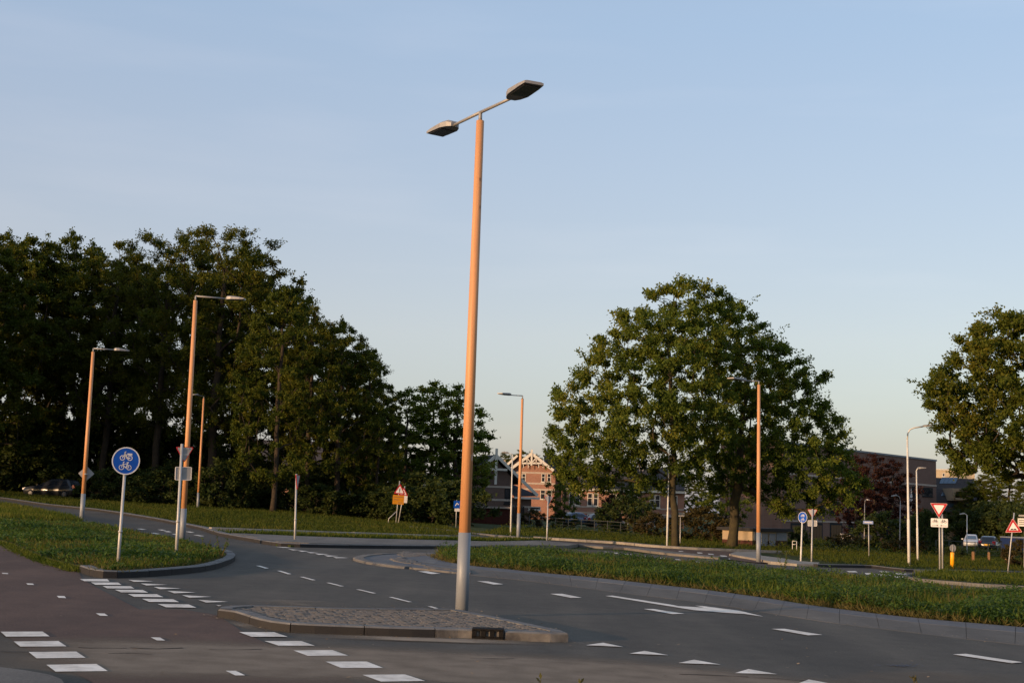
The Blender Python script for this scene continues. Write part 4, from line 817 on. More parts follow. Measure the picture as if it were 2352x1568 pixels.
# yield sign, front, with bicycle plate, on two posts
b = P(2161, 1315); t = thing('traffic_sign', 'red and white yield sign above a bicycle plate on two posts', 'traffic sign', b)
for dx in (-.045, .075): MB().tube([b + Vector((dx, 0, -.05)), atY(2160, 1180, b.y) + Vector((dx, 0, 0))], .034, 12).build('post', 'galv', t)
f = Face(atY(2156.5, 1166.5, b.y - .06), 6, -.5); pl = f.plate(tri(.42, True, .025), -.01, .01).build('plate', 'sign_white', t); f.ringp(tri(.405, True, .022), tri(.27, True, .02), .0105, .014).build('red_border', 'sign_red', pl)
f = Face(atY(2157.5, 1200, b.y - .06), 6, -1); pl = f.plate(rrect(.7, .37, .03), -.01, .01).build('bicycle_plate', 'sign_white', t); m = MB()
bike(f, m, -.17, .07, .22, .012, .014); bike(f, m, .18, .07, .22, .012, .014, flip=-1)
for s_ in (-1, 1): f.stroke(m, [(s_ * .3, -.115), (s_ * .06, -.115)], .014, .012); m.add([f.p(s_ * .03, -.115, .012), f.p(s_ * .1, -.085, .012), f.p(s_ * .1, -.145, .012)], [(0, 1, 2)])
m.build('bicycle_symbols', 'sign_black', pl)
# yellow bollard with round sign
b = P(2187, 1303); t = thing('bollard', 'bright yellow bollard topped by a small round grey sign', 'bollard', b); top = atY(2187.5, 1267.5, b.y); MB().tube([b - Vector((0, 0, .03)), top - Vector((0, 0, .03)), top], [.1, .1, .085], 18).build('body', 'post_yellow', t)
c = atY(2188.5, 1258, b.y); MB().tube([top, c], .02, 8).build('stem', 'galv', t); f = Face(c, 35); f.plate(circle(.18), -.008, .008).build('disc', 'sign_back', t); MB().tube([c - Vector((0, .03, .17)), c + Vector((0, -.03, .17))], .014, 8).build('bracket', 'galv', t)
# uneven road warning, leaning
b = P(2313, 1327); t = thing('traffic_sign', 'leaning red triangle uneven-road warning at the right edge', 'traffic sign', b); top = atY(2329.5, 1177, b.y); MB().tube([b - Vector((0, 0, .05)), b.lerp(top, .5), top], .027, 12).build('post', 'galv', t)
f = Face(atY(2327.5, 1211, b.y - .05), 8, 3); pl = f.plate(tri(.39, False, .025), -.01, .01).build('plate', 'sign_white', t); f.ringp(tri(.4, False, .025), tri(.385, False, .023), .01, .0145).build('rim', 'sign_red', pl); f.ringp(tri(.365, False, .022), tri(.23, False, .018), .0105, .014).build('red_border', 'sign_red', pl)
m = MB(); prof = [(-.14, -.1), (-.1, -.06), (-.06, -.035), (-.02, -.06), (.0, -.075), (.03, -.055), (.065, -.035), (.1, -.06), (.14, -.1)]; m.add([f.p(u, v, .013) for u, v in prof], [tuple(range(len(prof)))]); m.build('bumps_symbol', 'sign_black', pl)
# sign at the very right edge
b = foot(2352, 68); t = thing('traffic_sign', 'sign with pale plate cut off by the right edge, behind the triangle warning', 'traffic sign', b); MB().tube([b, atY(2355, 1180, 68)], .03, 10).build('post', 'galv', t); f = Face(atY(2355, 1199, 67.9), 10); f.plate(rrect(.75, .42, .03), -.01, .01).build('plate', 'sign_white', t)
m = MB(); [f.stroke(m, [(-.3, v), (.3, v)], .03, .012) for v in (.1, 0, -.1)]; m.build('text_lines', 'bark', t); f = Face(atY(2357, 1184, 67.9), 10); f.plate(rrect(.75, .1, .02), -.01, .012).build('top_plate', 'sign_back', t)
# wooden posts by the car park
for k, (px, y0, y1) in enumerate(((2235, 1267, 1290), (2271, 1268, 1289), (2310, 1270, 1289), (2324, 1272, 1289))):
    b = P(px, y1); tp = atY(px, y0, b.y); w = .06; t = thing('wooden_post', ('short wooden post nearest the yellow bollard', 'short wooden post under the parked black car', 'short wooden post behind the leaning warning post', 'rightmost short wooden post')[k], 'post', b, 'wooden posts beside the car park')
    m = MB(); m.frame((b + tp) / 2, Vector((1, 0, 0)), Vector((0, 1, 0)), Vector((0, 0, 1)), w, w, (tp.z - b.z) / 2); m.add([(tp.x + a * w, tp.y + c_ * w, tp.z) for a in (-1, 1) for c_ in (-1, 1)] + [(tp.x, tp.y, tp.z + .05)], [(0, 1, 4), (1, 3, 4), (3, 2, 4), (2, 0, 4)]); m.build('shaft', 'wood_post', t)
# ---------------------------------------------------------------- buildings
class Fac:
    """vertical facade plane through ground point p0 along plan direction d; pixels are turned into (a, z) on it"""
    def __init__(s, px, Y, d=(1, 0)):
        s.p0 = foot(px, Y); s.d = Vector((d[0], d[1], 0)).normalized(); s.n = Vector((s.d.y, -s.d.x, 0))   # outward normal, towards the viewer
    def hit(s, px, py):
        r = Vector(ray(px, py)); t = (s.p0 - Vector(EYEV)).dot(s.n) / r.dot(s.n); q = Vector(EYEV) + r * t; return (q - s.p0).dot(s.d), q.z
    def p(s, a, z, w=0.): q = s.p0 + s.d * a + s.n * w; return Vector((q.x, q.y, z))
    def box(s, m, a0, a1, z0, z1, w0, w1): c = s.p((a0 + a1) / 2, (z0 + z1) / 2, (w0 + w1) / 2); return m.frame(c, s.d, s.n, Vector((0, 0, 1)), abs(a1 - a0) / 2, abs(w1 - w0) / 2, abs(z1 - z0) / 2)
    def rect(s, px0, py0, px1, py1): a0, z1 = s.hit(px0, py0); a1, z0 = s.hit(px1, py1); return a0, a1, z0, z1
    def window(s, t, r, frame='trim', glass='glass', fw=.09, bars=0, cross=None, sill=True, w=0.):
        a0, a1, z0, z1 = r; m = MB()
        for b in ((a0, a1, z1 - fw, z1), (a0, a1, z0, z0 + fw), (a0, a0 + fw, z0 + fw, z1 - fw), (a1 - fw, a1, z0 + fw, z1 - fw)): s.box(m, *b, w - .05, w + .04)
        for k in range(bars): c = a0 + (a1 - a0) * (k + 1) / (bars + 1); s.box(m, c - fw * .4, c + fw * .4, z0 + fw, z1 - fw, w - .05, w + .035)
        if cross: c = z0 + (z1 - z0) * cross; s.box(m, a0 + fw, a1 - fw, c - fw * .4, c + fw * .4, w - .05, w + .034)
        if sill: s.box(m, a0 - .08, a1 + .08, z0 - .1, z0 - .003, w - .02, w + .1)
        o = m.build('window', frame, t); m = MB(); s.box(m, a0 + fw * .9, a1 - fw * .9, z0 + fw * .9, z1 - fw * .9, w - .02, w + .012); m.build('pane', glass, o); return o
    def part(s, t, name, mt, r, w0, w1): m = MB(); s.box(m, *r, w0, w1); return m.build(name, mt, t)
    def gable(s, t, name, mt, a0, a1, ap, zb, ze, zp, depth, w=0.):
        """house body: pentagon wall extruded backwards"""
        m = MB(); m.prism([s.p(a0, zb, w), s.p(a1, zb, w), s.p(a1, ze[1], w), s.p(ap, zp, w), s.p(a0, ze[0], w)], -s.n * depth); return m.build(name, mt, t)
    def slope(s, t, mt, a0, z0, a1, z1, th, w0, w1):
        """roof slope from (a0, z0) to (a1, z1) in the facade plane, from w0 back to w1"""
        dx, dz = a1 - a0, z1 - z0; L = math.hypot(dx, dz); nx, nz = -dz / L, dx / L
        if nz < 0: nx, nz = -nx, -nz
        m = MB(); m.prism([s.p(a0, z0, w0), s.p(a1, z1, w0), s.p(a1 + nx * th, z1 + nz * th, w0), s.p(a0 + nx * th, z0 + nz * th, w0)], s.n * (w1 - w0)); return m.build('roof', mt, t)
    def bar(s, m, a0, z0, a1, z1, wd, w0, w1):
        d = Vector((a1 - a0, z1 - z0)); L = d.length; d.normalize(); n2 = Vector((-d.y, d.x)) * wd / 2
        m.prism([s.p(a0 - n2.x, z0 - n2.y, w0), s.p(a1 - n2.x, z1 - n2.y, w0), s.p(a1 + n2.x, z1 + n2.y, w0), s.p(a0 + n2.x, z0 + n2.y, w0)], s.n * (w1 - w0))
def Hc(u, v): return (1010.6 + u / 4, 918.75 + v / 4)
def Jc(u, v): return (1764 + u / 4, 918.75 + v / 4)
def Ic(u, v): return (1470 + u / 4, 918.75 + v / 4)

# grey shaded gable house on the left
F1 = Fac(1105, 132, (.93, .36)); t = thing('brick_house', 'brown brick house in shade with white gable truss and low slate side roof', 'house', F1.p0)
ap, zp = F1.hit(*Hc(500, 512)); aL, zL = F1.hit(*Hc(345, 660)); aR, zR = F1.hit(*Hc(735, 775)); aW, _ = F1.hit(*Hc(665, 800)); zb = F1.p0.z - .5
aWL = aL + .5; sl = (zp - zR) / (aR - ap)
F1.gable(t, 'wall', 'brick_brown', aWL, aW, ap, zb, (zp - sl * (ap - aWL) - .2, zp - sl * (aW - ap) - .2), zp - .2, 9)
F1.slope(t, 'roof_slate', ap, zp, aL, zL, .14, .45, -9.2); F1.slope(t, 'roof_slate', ap, zp, aR, zR, .14, .45, -9.2)
aE, zE = F1.hit(*Hc(880, 880)); m = MB(); F1.bar(m, ap, zp + .05, aL, zL + .05, .3, .455, .56); F1.bar(m, ap, zp + .05, aE, zE + .05, .3, .455, .56); F1.bar(m, ap, zp + .75, ap, zp - 2.9, .26, .565, .64)
a0, z0 = F1.hit(*Hc(400, 632)); a1, z1 = F1.hit(*Hc(600, 640)); F1.bar(m, a0, z0, a1, z1, .22, .575, .63); m.build('gable_truss', 'trim', t)
for v in (790, 910): a0, z0 = F1.hit(*Hc(395, v)); F1.part(t, 'brick_band', 'band', (max(a0, aWL), aW, z0 - .1, z0 + .1), .002, .05)
F1.window(t, F1.rect(*Hc(595, 810), *Hc(640, 950)), 'fence_dark')
# low side roof and the wall under it
aS0, zS = F1.hit(*Hc(665, 885)); m = MB(); m.prism([F1.p(aS0, zS, .5), F1.p(aE, zE, .5), F1.p(aR, zR, -2.6), F1.p(aS0, zR, -2.6)], Vector((0, 0, .12))); m.build('side_roof', 'roof_slate', t)
F1.part(t, 'eave_board', 'trim', (aS0, aE + .2, zS - .2, zS + .02), .5, .6); F1.part(t, 'side_wall', 'brick_brown', (aW + .01, aE - .4, zb, zS - .1), -5, -.2); F1.part(t, 'brick_band', 'band', (aW + .02, aE - .42, zS - 1.1, zS - .9), -.195, -.15)
F1.window(t, F1.rect(*Hc(820, 975), *Hc(930, 1010)), w=-.2)
# dark red garden shed and dark fence before it
Fs = Fac(1080, 120); t = thing('garden_shed', 'dark red wooden shed with pale flat roof edge before the shaded house', 'shed', Fs.p0)
r = Fs.rect(*Hc(285, 985), *Hc(645, 1172)); nb = 14; F0 = Fs.p0.z - .3
Fs.part(t, 'wall', 'fence_red', (r[0], r[1], F0, r[3]), -3, -.03)
for k in range(nb): a = r[0] + (r[1] - r[0]) * k / nb; Fs.part(t, 'plank', 'fence_red', (a + .01, a + (r[1] - r[0]) / nb - .01, F0, r[3] - .02), -.028, .0)
Fs.part(t, 'roof_edge', 'band', (r[0] - .2, r[1] + .1, r[3], r[3] + .16), -3.1, .2)
r2 = Fs.rect(*Hc(652, 965), *Hc(770, 1180)); t = thing('board_fence', 'black board fence right of the red shed', 'fence', Fs.p(r2[0], Fs.p0.z))
for k in range(8): a = r2[0] + (r2[1] - r2[0]) * k / 8; Fs.part(t, 'board', 'fence_dark', (a + .015, a + (r2[1] - r2[0]) / 8 - .015, F0, r2[3] - .05 * (k % 2)), -.02, .02)
for z in (.4, 1.5): Fs.part(t, 'rail', 'fence_dark', (r2[0], r2[1], F0 + z, F0 + z + .1), -.08, -.024)

# lit brick gable house behind
F2 = Fac(1176, 190); t = thing('brick_house', 'sunlit red brick house with ornate cream gable truss and slate roof', 'house', F2.p0); zb = F2.p0.z - .6
ap, zp = F2.hit(*Hc(842, 492)); aL, zL = F2.hit(*Hc(632, 645)); aR, zR = F2.hit(*Hc(1042, 648)); aWL, _ = F2.hit(*Hc(672, 700)); aWR, _ = F2.hit(*Hc(1060, 700)); sl = (zp - zR) / (aR - ap)
F2.gable(t, 'wall', 'brick_red', aWL, aWR, ap, zb, (zp - sl * (ap - aWL) - .25, zp - sl * (aWR - ap) - .25), zp - .25, 12)
F2.slope(t, 'roof_slate', ap, zp, aL, zL, .18, .7, -12.3); F2.slope(t, 'roof_slate', ap, zp, aR + .3, zR - .3 * sl, .18, .7, -12.3)
m = MB(); F2.bar(m, ap, zp, aL, zL, .4, .71, .85); F2.bar(m, ap, zp, aR, zR, .4, .71, .85); F2.bar(m, ap, zp + .6, ap, F2.hit(*Hc(838, 600))[1], .25, .86, .95)
def hb(u0, v0, u1, v1, wd): a, z = F2.hit(*Hc(u0, v0)); b_, y_ = F2.hit(*Hc(u1, v1)); F2.bar(m, a, z, b_, y_, wd, .87, .93)
hb(745, 580, 935, 580, .25); hb(838, 578, 800, 535, .14); hb(838, 578, 880, 535, .14); hb(798, 580, 798, 535, .14); hb(882, 580, 882, 535, .14)
for u in (765, 810, 905, 945): hb(u, 585, u, 622, .1)
m.build('gable_truss', 'trim', t)
for v in (660, 758, 812): a0, z0 = F2.hit(*Hc(680, v)); F2.part(t, 'brick_band', 'band', (aWL, aWR, z0 - .12, z0 + .12), .002, .05)
for u in (695, 752, 932, 985): F2.window(t, F2.rect(*Hc(u, 672), *Hc(u + 34, 752)), cross=.55)
for u in (922, 982): F2.window(t, F2.rect(*Hc(u, 822), *Hc(u + 45, 910)), cross=.6)
# wing to the right with slate roof facing us
a1_, z1_ = F2.hit(*Hc(1300, 700)); zr = F2.hit(*Hc(900, 500))[1]
F2.part(t, 'wing_wall', 'brick_red', (aWR + .01, a1_, zb, zR - .4), -9, -2); m = MB(); m.prism([F2.p(ap + 2., zR - .6, -1.4), F2.p(a1_ + .3, zR - .6, -1.4), F2.p(a1_ + .3, zr, -6), F2.p(ap + 2., zr, -6)], Vector((0, 0, .16))); m.build('wing_roof', 'roof_slate', t)
F2.part(t, 'eave_board', 'trim', (aR + .3, a1_ + .3, zR - .85, zR - .62), -1.45, -1.3)
# roof with pale barge board and chimneys left of it
F2b = Fac(1150, 215); t = thing('brick_house', 'house roof with slanting pale barge board and two chimneys behind the shaded house', 'house', F2b.p0)
a0, z0 = F2b.hit(*Hc(595, 612)); a1, z1 = F2b.hit(*Hc(712, 508)); a2 = a1 + (a1 - a0); zb = F2b.p0.z - .6
F2b.gable(t, 'wall', 'brick_brown', a0 + .4, a2 - .4, a1, zb, (z0 - .2, z0 - .2), z1 - .2, 10); F2b.slope(t, 'roof_grey', a1, z1, a0, z0, .15, .5, -10); F2b.slope(t, 'roof_grey', a1, z1, a2, z0, .15, .5, -10)
m = MB(); F2b.bar(m, a1, z1, a0, z0, .35, .51, .62); m.build('barge_board', 'trim', t); aa = F2b.hit(*Hc(430, 560))[0]; F2b.part(t, 'rear_roof', 'roof_grey', (aa, a0 + .3, zb, F2b.hit(*Hc(560, 560))[1]), -10, -6)
for u in (552, 590): r = F2b.rect(*Hc(u - 8, 535), *Hc(u + 10, 575)); F2b.part(t, 'chimney', 'band', (r[0], r[1], r[2] - .3, r[3]), -8, -7.2)

# brick terrace under the oaks, one house per bay
F3 = Fac(1300, 178); groups = [(1296, 1392, 'left'), (1392, 1482, 'middle'), (1482, 1572, 'right')]
for k, (p0, p1, nm) in enumerate(groups):
    a0, ze = F3.hit(p0, 1124 + (p0 - 1300) * .03); a1, _ = F3.hit(p1, 1124); zb = F3.p0.z - .6; t = thing('terraced_house', f'{nm} house of the sunlit brick terrace under the oak crown', 'house', F3.p((a0 + a1) / 2, F3.p0.z), 'brick terrace under the oaks')
    F3.part(t, 'wall', 'brick_red', (a0 + .003, a1 - .003, zb, ze), -9, 0); F3.part(t, 'eave_board', 'trim', (a0 + .003, a1 - .003, ze - .05, ze + .3), .003, .45)
    m = MB(); m.prism([F3.p(a0, ze + .3, .5), F3.p(a1, ze + .3, .5), F3.p(a1, ze + 3.4, -4.5), F3.p(a0, ze + 3.4, -4.5)], Vector((0, 0, .15))); rf = m.build('roof', 'roof_grey', t)
    F3.part(rf, 'chimney', 'band', (a1 - .5, a1 + .1, ze + 2.2, ze + 4.2), -4.6, -3.6) if k < 2 else None
    for zz in (ze - 2.25, ze - 3.05): F3.part(t, 'brick_band', 'band', (a0 + .01, a1 - .01, zz - .09, zz + .09), .002, .05)
    W = a1 - a0
    for f_ in (.18, .32, .62, .76): F3.window(t, (a0 + W * f_ - .35, a0 + W * f_ + .35, ze - 2.1, ze - .35), cross=.6)
    for f_ in (.18, .33, .64, .78): F3.window(t, (a0 + W * f_ - .4, a0 + W * f_ + .4, ze - 4.9, ze - 3.2), cross=.45)
    F3.part(t, 'door', ('orange', 'door_wood', 'grey_panel')[k], (a0 + W * .46, a0 + W * .54, zb, ze - 3.2), -.01, .03)
# brick house glimpsed through the wood
F6 = Fac(560, 150); t = thing('brick_house', 'warm lit brick house glimpsed through the wood', 'house', F6.p0); r = F6.rect(545, 1074, 830, 1150)
F6.part(t, 'wall', 'brick_pink', (r[0], r[1], F6.p0.z - .8, r[3]), -9, 0); F6.part(t, 'eave_board', 'trim', (r[0] - .2, r[1] + .2, r[3], r[3] + .4), -.3, .4); m = MB(); m.prism([F6.p(r[0] - .3, r[3] + .4, .5), F6.p(r[1] + .3, r[3] + .4, .5), F6.p(r[1] - 1.5, r[3] + 3.4, -4.5), F6.p(r[0] + 1.5, r[3] + 3.4, -4.5)], Vector((0, 0, .15))); m.build('roof', 'roof_grey', t)
for k in range(6): a = r[0] + (k + .5) * (r[1] - r[0]) / 6; F6.window(t, (a - .5, a + .5, r[3] - 1.9, r[3] - .5)); F6.window(t, (a - .6, a + .6, r[3] - 4.6, r[3] - 3))

# big dark brick block on the right
F4 = Fac(1800, 143, (.65, .76)); t = thing('apartment_block', 'large dark brown brick block with sloping roofline behind the red-leaved trees', 'building', F4.p0)
aL, zT = F4.hit(1939, 1034); aL0 = F4.hit(1798, 1100)[0]; aR, _ = F4.hit(2150, 1059); zb = -2.2
F4.part(t, 'wall', 'brick_dark', (aL0, aR, zb, zT), -8, 0); F4.part(t, 'roof_edge', 'grey_panel', (aL0 - .1, aR + .1, zT, zT + .22), -8.1, .1)
zband = F4.hit(2120, 1113)[1]; F4.part(t, 'brick_band', 'band', (aL0, aR, zband - .1, zband + .12), .002, .06); zband2 = F4.hit(1900, 1199)[1]; F4.part(t, 'brick_band', 'band', (aL0, aR, zband2, zband2 + .15), .002, .06)
for r in ((2118, 1118, 2142, 1140), (2094, 1116, 2111, 1152), (1880, 1150, 1894, 1180), (1905, 1150, 1928, 1181), (1946, 1152, 1968, 1182), (2060, 1112, 2080, 1140), (1948, 1202, 1960, 1226), (1965, 1202, 1976, 1226), (2030, 1202, 2046, 1226)): F4.window(t, F4.rect(*r), 'fence_dark', bars=1)
for px0, px1 in ((1816, 1850), (1860, 1889), (1906, 1934), (2050, 2070)):
    r = F4.rect(px0, 1200, px1, 1240); d_ = F4.part(t, 'garage_door', 'fence_dark', (r[0], r[1], zb, r[3]), .002, .03); nb = 4
    for k in range(nb): w_ = (r[1] - r[0] - .5) / nb; F4.part(d_, 'door_panel', 'door_wood', (r[0] + .25 + k * w_ + .03, r[0] + .25 + (k + 1) * w_ - .03, zb, r[3] - .25), .031, .06)
    m = MB(); c_ = F4.p((r[0] + r[1]) / 2, r[3] + .35, .12); m.tube([c_ + Vector((0, 0, .08)), c_, c_ - Vector((0, 0, .06))], [.03, .12, .14], 10); m.build('wall_lamp', 'galv', t)

# houses at the right behind the parked cars
F7 = Fac(2150, 178, (1, .1)); t = thing('row_house', 'grey-roofed house with glazed roof strip and boxy pale dormer at the right', 'house', F7.p0); zb = -2.4
r = F7.rect(*Jc(1545, 712), *Jc(2010, 1290)); ze = F7.hit(*Jc(1700, 1030))[1]; F7.part(t, 'wall', 'cream', (r[0], r[1], zb, ze), -9, 0)
m = MB(); m.prism([F7.p(r[0] - .2, ze, .3), F7.p(r[1] + .2, ze, .3), F7.p(r[1] + .2, r[3], -4.), F7.p(r[0] - .2, r[3], -4.)], Vector((0, 0, .15))); rf = m.build('roof', 'roof_grey', t)
def onroof(u, v): # point on the roof slope for a crop position
    rr = Vector(ray(*Jc(u, v))); A_ = F7.p(r[0], ze + .17, .3); sl_ = Vector((0, 0, r[3] - ze)) - F7.n * 4.3; nn = F7.d.cross(sl_).normalized(); k = (A_ - Vector(EYEV)).dot(nn) / rr.dot(nn); return Vector(EYEV) + rr * k, nn
for u0, u1, v0, v1, sk in ((1572, 1608, 712, 766, 24), (1610, 1646, 712, 766, 24), (1648, 1684, 712, 766, 24), (1686, 1722, 712, 766, 24), (1590, 1636, 848, 880, 10), (1655, 1700, 950, 978, 10), (1875, 1905, 738, 768, 14), (1908, 1940, 738, 768, 14)):
    q = [onroof(u0 + sk, v0)[0], onroof(u1 + sk, v0)[0], onroof(u1, v1)[0], onroof(u0, v1)[0]]; nn = onroof(u0, v0)[1]; nn = nn if nn.z > 0 else -nn
    m = MB(); m.prism([p_ + nn * .004 for p_ in q], nn * .06); m.build('roof_window', 'glass_sky', rf)
rd = F7.rect(*Jc(1676, 808), *Jc(1832, 926)); d_ = F7.part(t, 'dormer', 'cream', rd, -3.5, .6); F7.part(d_, 'dormer_front', 'trim', (rd[0] + .4, rd[1] - .4, rd[2] + .15, rd[2] + .4), .602, .7); F7.window(t, (rd[0] + .5, rd[1] - .5, rd[2] + .5, rd[3] - .4), 'door_wood', w=.6)
rl = F7.rect(*Jc(1690, 1020), *Jc(1830, 1072)); b_ = F7.part(t, 'bay', 'cream', (rl[0], rl[1], zb, rl[3]), .002, 1.2); F7.part(b_, 'bay_edge', 'trim', (rl[0] - .1, rl[1] + .1, rl[2] - .1, rl[2] + .15), 1.202, 1.35)
for a in (r[0] + 3, r[0] + 9, r[0] + 17, r[0] + 22): F7.window(t, (a - .7, a + .7, zb + 1, zb + 2.6))
m = MB(); F7.part(t, 'chimney', 'trim', F7.rect(*Jc(2000, 740), *Jc(2014, 790)), -3, -2.5)
F8 = Fac(2150, 215); t = thing('apartment_block', 'yellow sunlit upper storey with one small window above the grey roofs', 'building', F8.p0); r = F8.rect(*Jc(1530, 640), *Jc(1900, 760)); F8.part(t, 'wall', 'render_yellow', (r[0], r[1], -2.4, r[3]), -8, 0); F8.window(t, F8.rect(*Jc(1600, 668), *Jc(1625, 702)), 'trim'); F8.part(t, 'roof_edge', 'trim', (r[0] - .1, r[1] + .1, r[3], r[3] + .2), -8, .1)

# little substation with two-tone walls
cn = foot(1728, 86); du = Vector((.76, .65, 0)).normalized(); dl = Vector((-.65, .76, 0)).normalized(); FR = Fac(1728, 86, (du.x, du.y)); FL = Fac(1728, 86, (-dl.x, -dl.y))
t = thing('substation', 'low flat-roofed substation, cream upper walls and dark red plinth, beside the oak trunk', 'substation', cn); zr = atY(1728, 1219, 86).z; wR = FR.hit(1809, 1240)[0]; wL = -FL.hit(1659, 1240)[0]; zb = cn.z - .4; zm = atY(1728, 1241, 86).z
C4 = [cn, cn + du * wR, cn + du * wR + dl * wL, cn + dl * wL]
def lift(q, z): return Vector((q.x, q.y, z))
MB().prism([lift(q, zb) for q in C4], (0, 0, zm - zb)).build('plinth', 'brick_plinth', t); MB().prism([lift(cn + (q - cn) * .998 + (du + dl) * .012, zm) for q in C4], (0, 0, zr - zm)).build('upper_wall', 'cream', t)
ov = .28; C5 = [cn - du * ov - dl * ov, cn + du * (wR + ov) - dl * ov, cn + du * (wR + ov) + dl * (wL + ov), cn - du * ov + dl * (wL + ov)]; MB().prism([lift(q, zr) for q in C5], (0, 0, .2)).build('roof', 'flat_roof', t)
for k in range(2):
    px0 = (1748, 1766)[k]; r = FR.rect(px0, 1228, px0 + 14, 1262); FR.part(t, 'door', 'grey_panel', (r[0], r[1], zb, zr - .15), .004, .04)
FR.part(t, 'shade_panel', 'grey_panel', (.15, FR.hit(1745, 1240)[0], zm + .05, zr - .05), -.005, .02); r = FR.rect(1783, 1225, 1806, 1241); FR.part(t, 'shade_panel', 'grey_panel', (r[0], r[1], zm + .03, zr - .05), -.005, .02)  # grey pieces put the shaded tone of the right-hand wall into colour
# white covered trailer and small white frame in the rough grass
b = foot(1946, 118); t = thing('trailer', 'small tilted white covered trailer before the dark brick block', 'trailer', b); a_, c_ = atY(1935, 1234, 118), atY(1956, 1237, 118); m = MB(); z0 = b.z + .55
m.prism([Vector((a_.x, 118, a_.z - .15)), Vector((c_.x, 118, c_.z - .25)), Vector((c_.x + .02, 118, c_.z + .3)), Vector((a_.x + .1, 118, a_.z + .35))], (0, 1.2, 0)); m.build('cover', 'sign_white', t)
for dx in (.25, .62): m = MB(); cc = Vector((a_.x + dx, 117.95, b.z + .3)); m.tube([cc, cc + Vector((0, .15, 0))], .3, 14); m.build('wheel', 'tyre', t)
MB().box(a_.x, c_.x, 118.01, 119.1, b.z + .5, b.z + .64).build('chassis', 'fence_dark', t)
b = foot(1825, 80); t = thing('frame', 'little white metal frame standing in the grass right of the substation', 'frame', b); c_ = atY(1825, 1246, 80); m = MB(); w_ = .13; zt = atY(1825, 1242, 80).z; zb_ = atY(1825, 1254, 80).z - .3
for s_ in (-1, 1): m.tube([(c_.x + s_ * w_, 80, zb_), (c_.x + s_ * w_, 80, zt)], .02, 6)
for z_ in (zt, zt - .2): m.tube([(c_.x - w_, 80, z_), (c_.x + w_, 80, z_)], .02, 6)
m.build('tubes', 'sign_white', t)
# pole with white flag by the tall lamp
b = foot(2092, 120); t = thing('flag', 'white pennant hanging on a pole beside the tall white lamp', 'flag', b); MB().tube([b, atY(2093, 1122, 120)], .03, 8).build('pole', 'galv', t); q = [atY(*Jc(1322, 835), 120), atY(*Jc(1328, 920), 120), atY(*Jc(1312, 925), 120), atY(*Jc(1298, 920), 120), atY(*Jc(1312, 860), 120)]; MB().prism(q, (0, .03, 0)).build('cloth', 'sign_white', t)

# ---------------------------------------------------------------- fences
def wire_fence(pts, h, label, step=2.5, mt='wire', posts='wire', rails=4):
    t = thing('wire_fence', label, 'fence', pts[0])
    for i, p in enumerate(pts): MB().tube([p - Vector((0, 0, .1)), p + Vector((0, 0, h + .05))], .03, 6).build('post', posts, t)
    for k in range(rails): MB().tube([p + Vector((0, 0, h * (k + 1) / rails)) for p in pts], .022 if k == rails - 1 else .008, 5).build('wire', mt, t)
wire_fence([foot(1215 + k * 30, 103 - .6 * k) for k in range(10)], 1.0, 'low wire fence in the grass before the brick terrace')
wire_fence([foot(2150 + k * 30, 92) for k in range(8)], 1.1, 'thin wire fence before the parked cars on the right')
t = thing('container', 'dark blue covered container at the far right edge', 'container', foot(2330, 140)); Fc_ = Fac(2330, 140); r = Fc_.rect(*Jc(2200, 1262), *Jc(2420, 1300)); Fc_.part(t, 'body', 'blue_tarp', (r[0], r[1], Fc_.p0.z - .2, r[3]), -2, 0); Fc_.part(t, 'lid', 'grey_panel', (r[0] - .05, r[1] + .05, r[3], r[3] + .12), -2.05, .05)
for k in range(5): a = r[0] + .3 + k * (r[1] - r[0] - .6) / 4; Fc_.part(t, 'rib', 'blue_tarp', (a - .05, a + .05, Fc_.p0.z - .2, r[3] - .02), .002, .06)

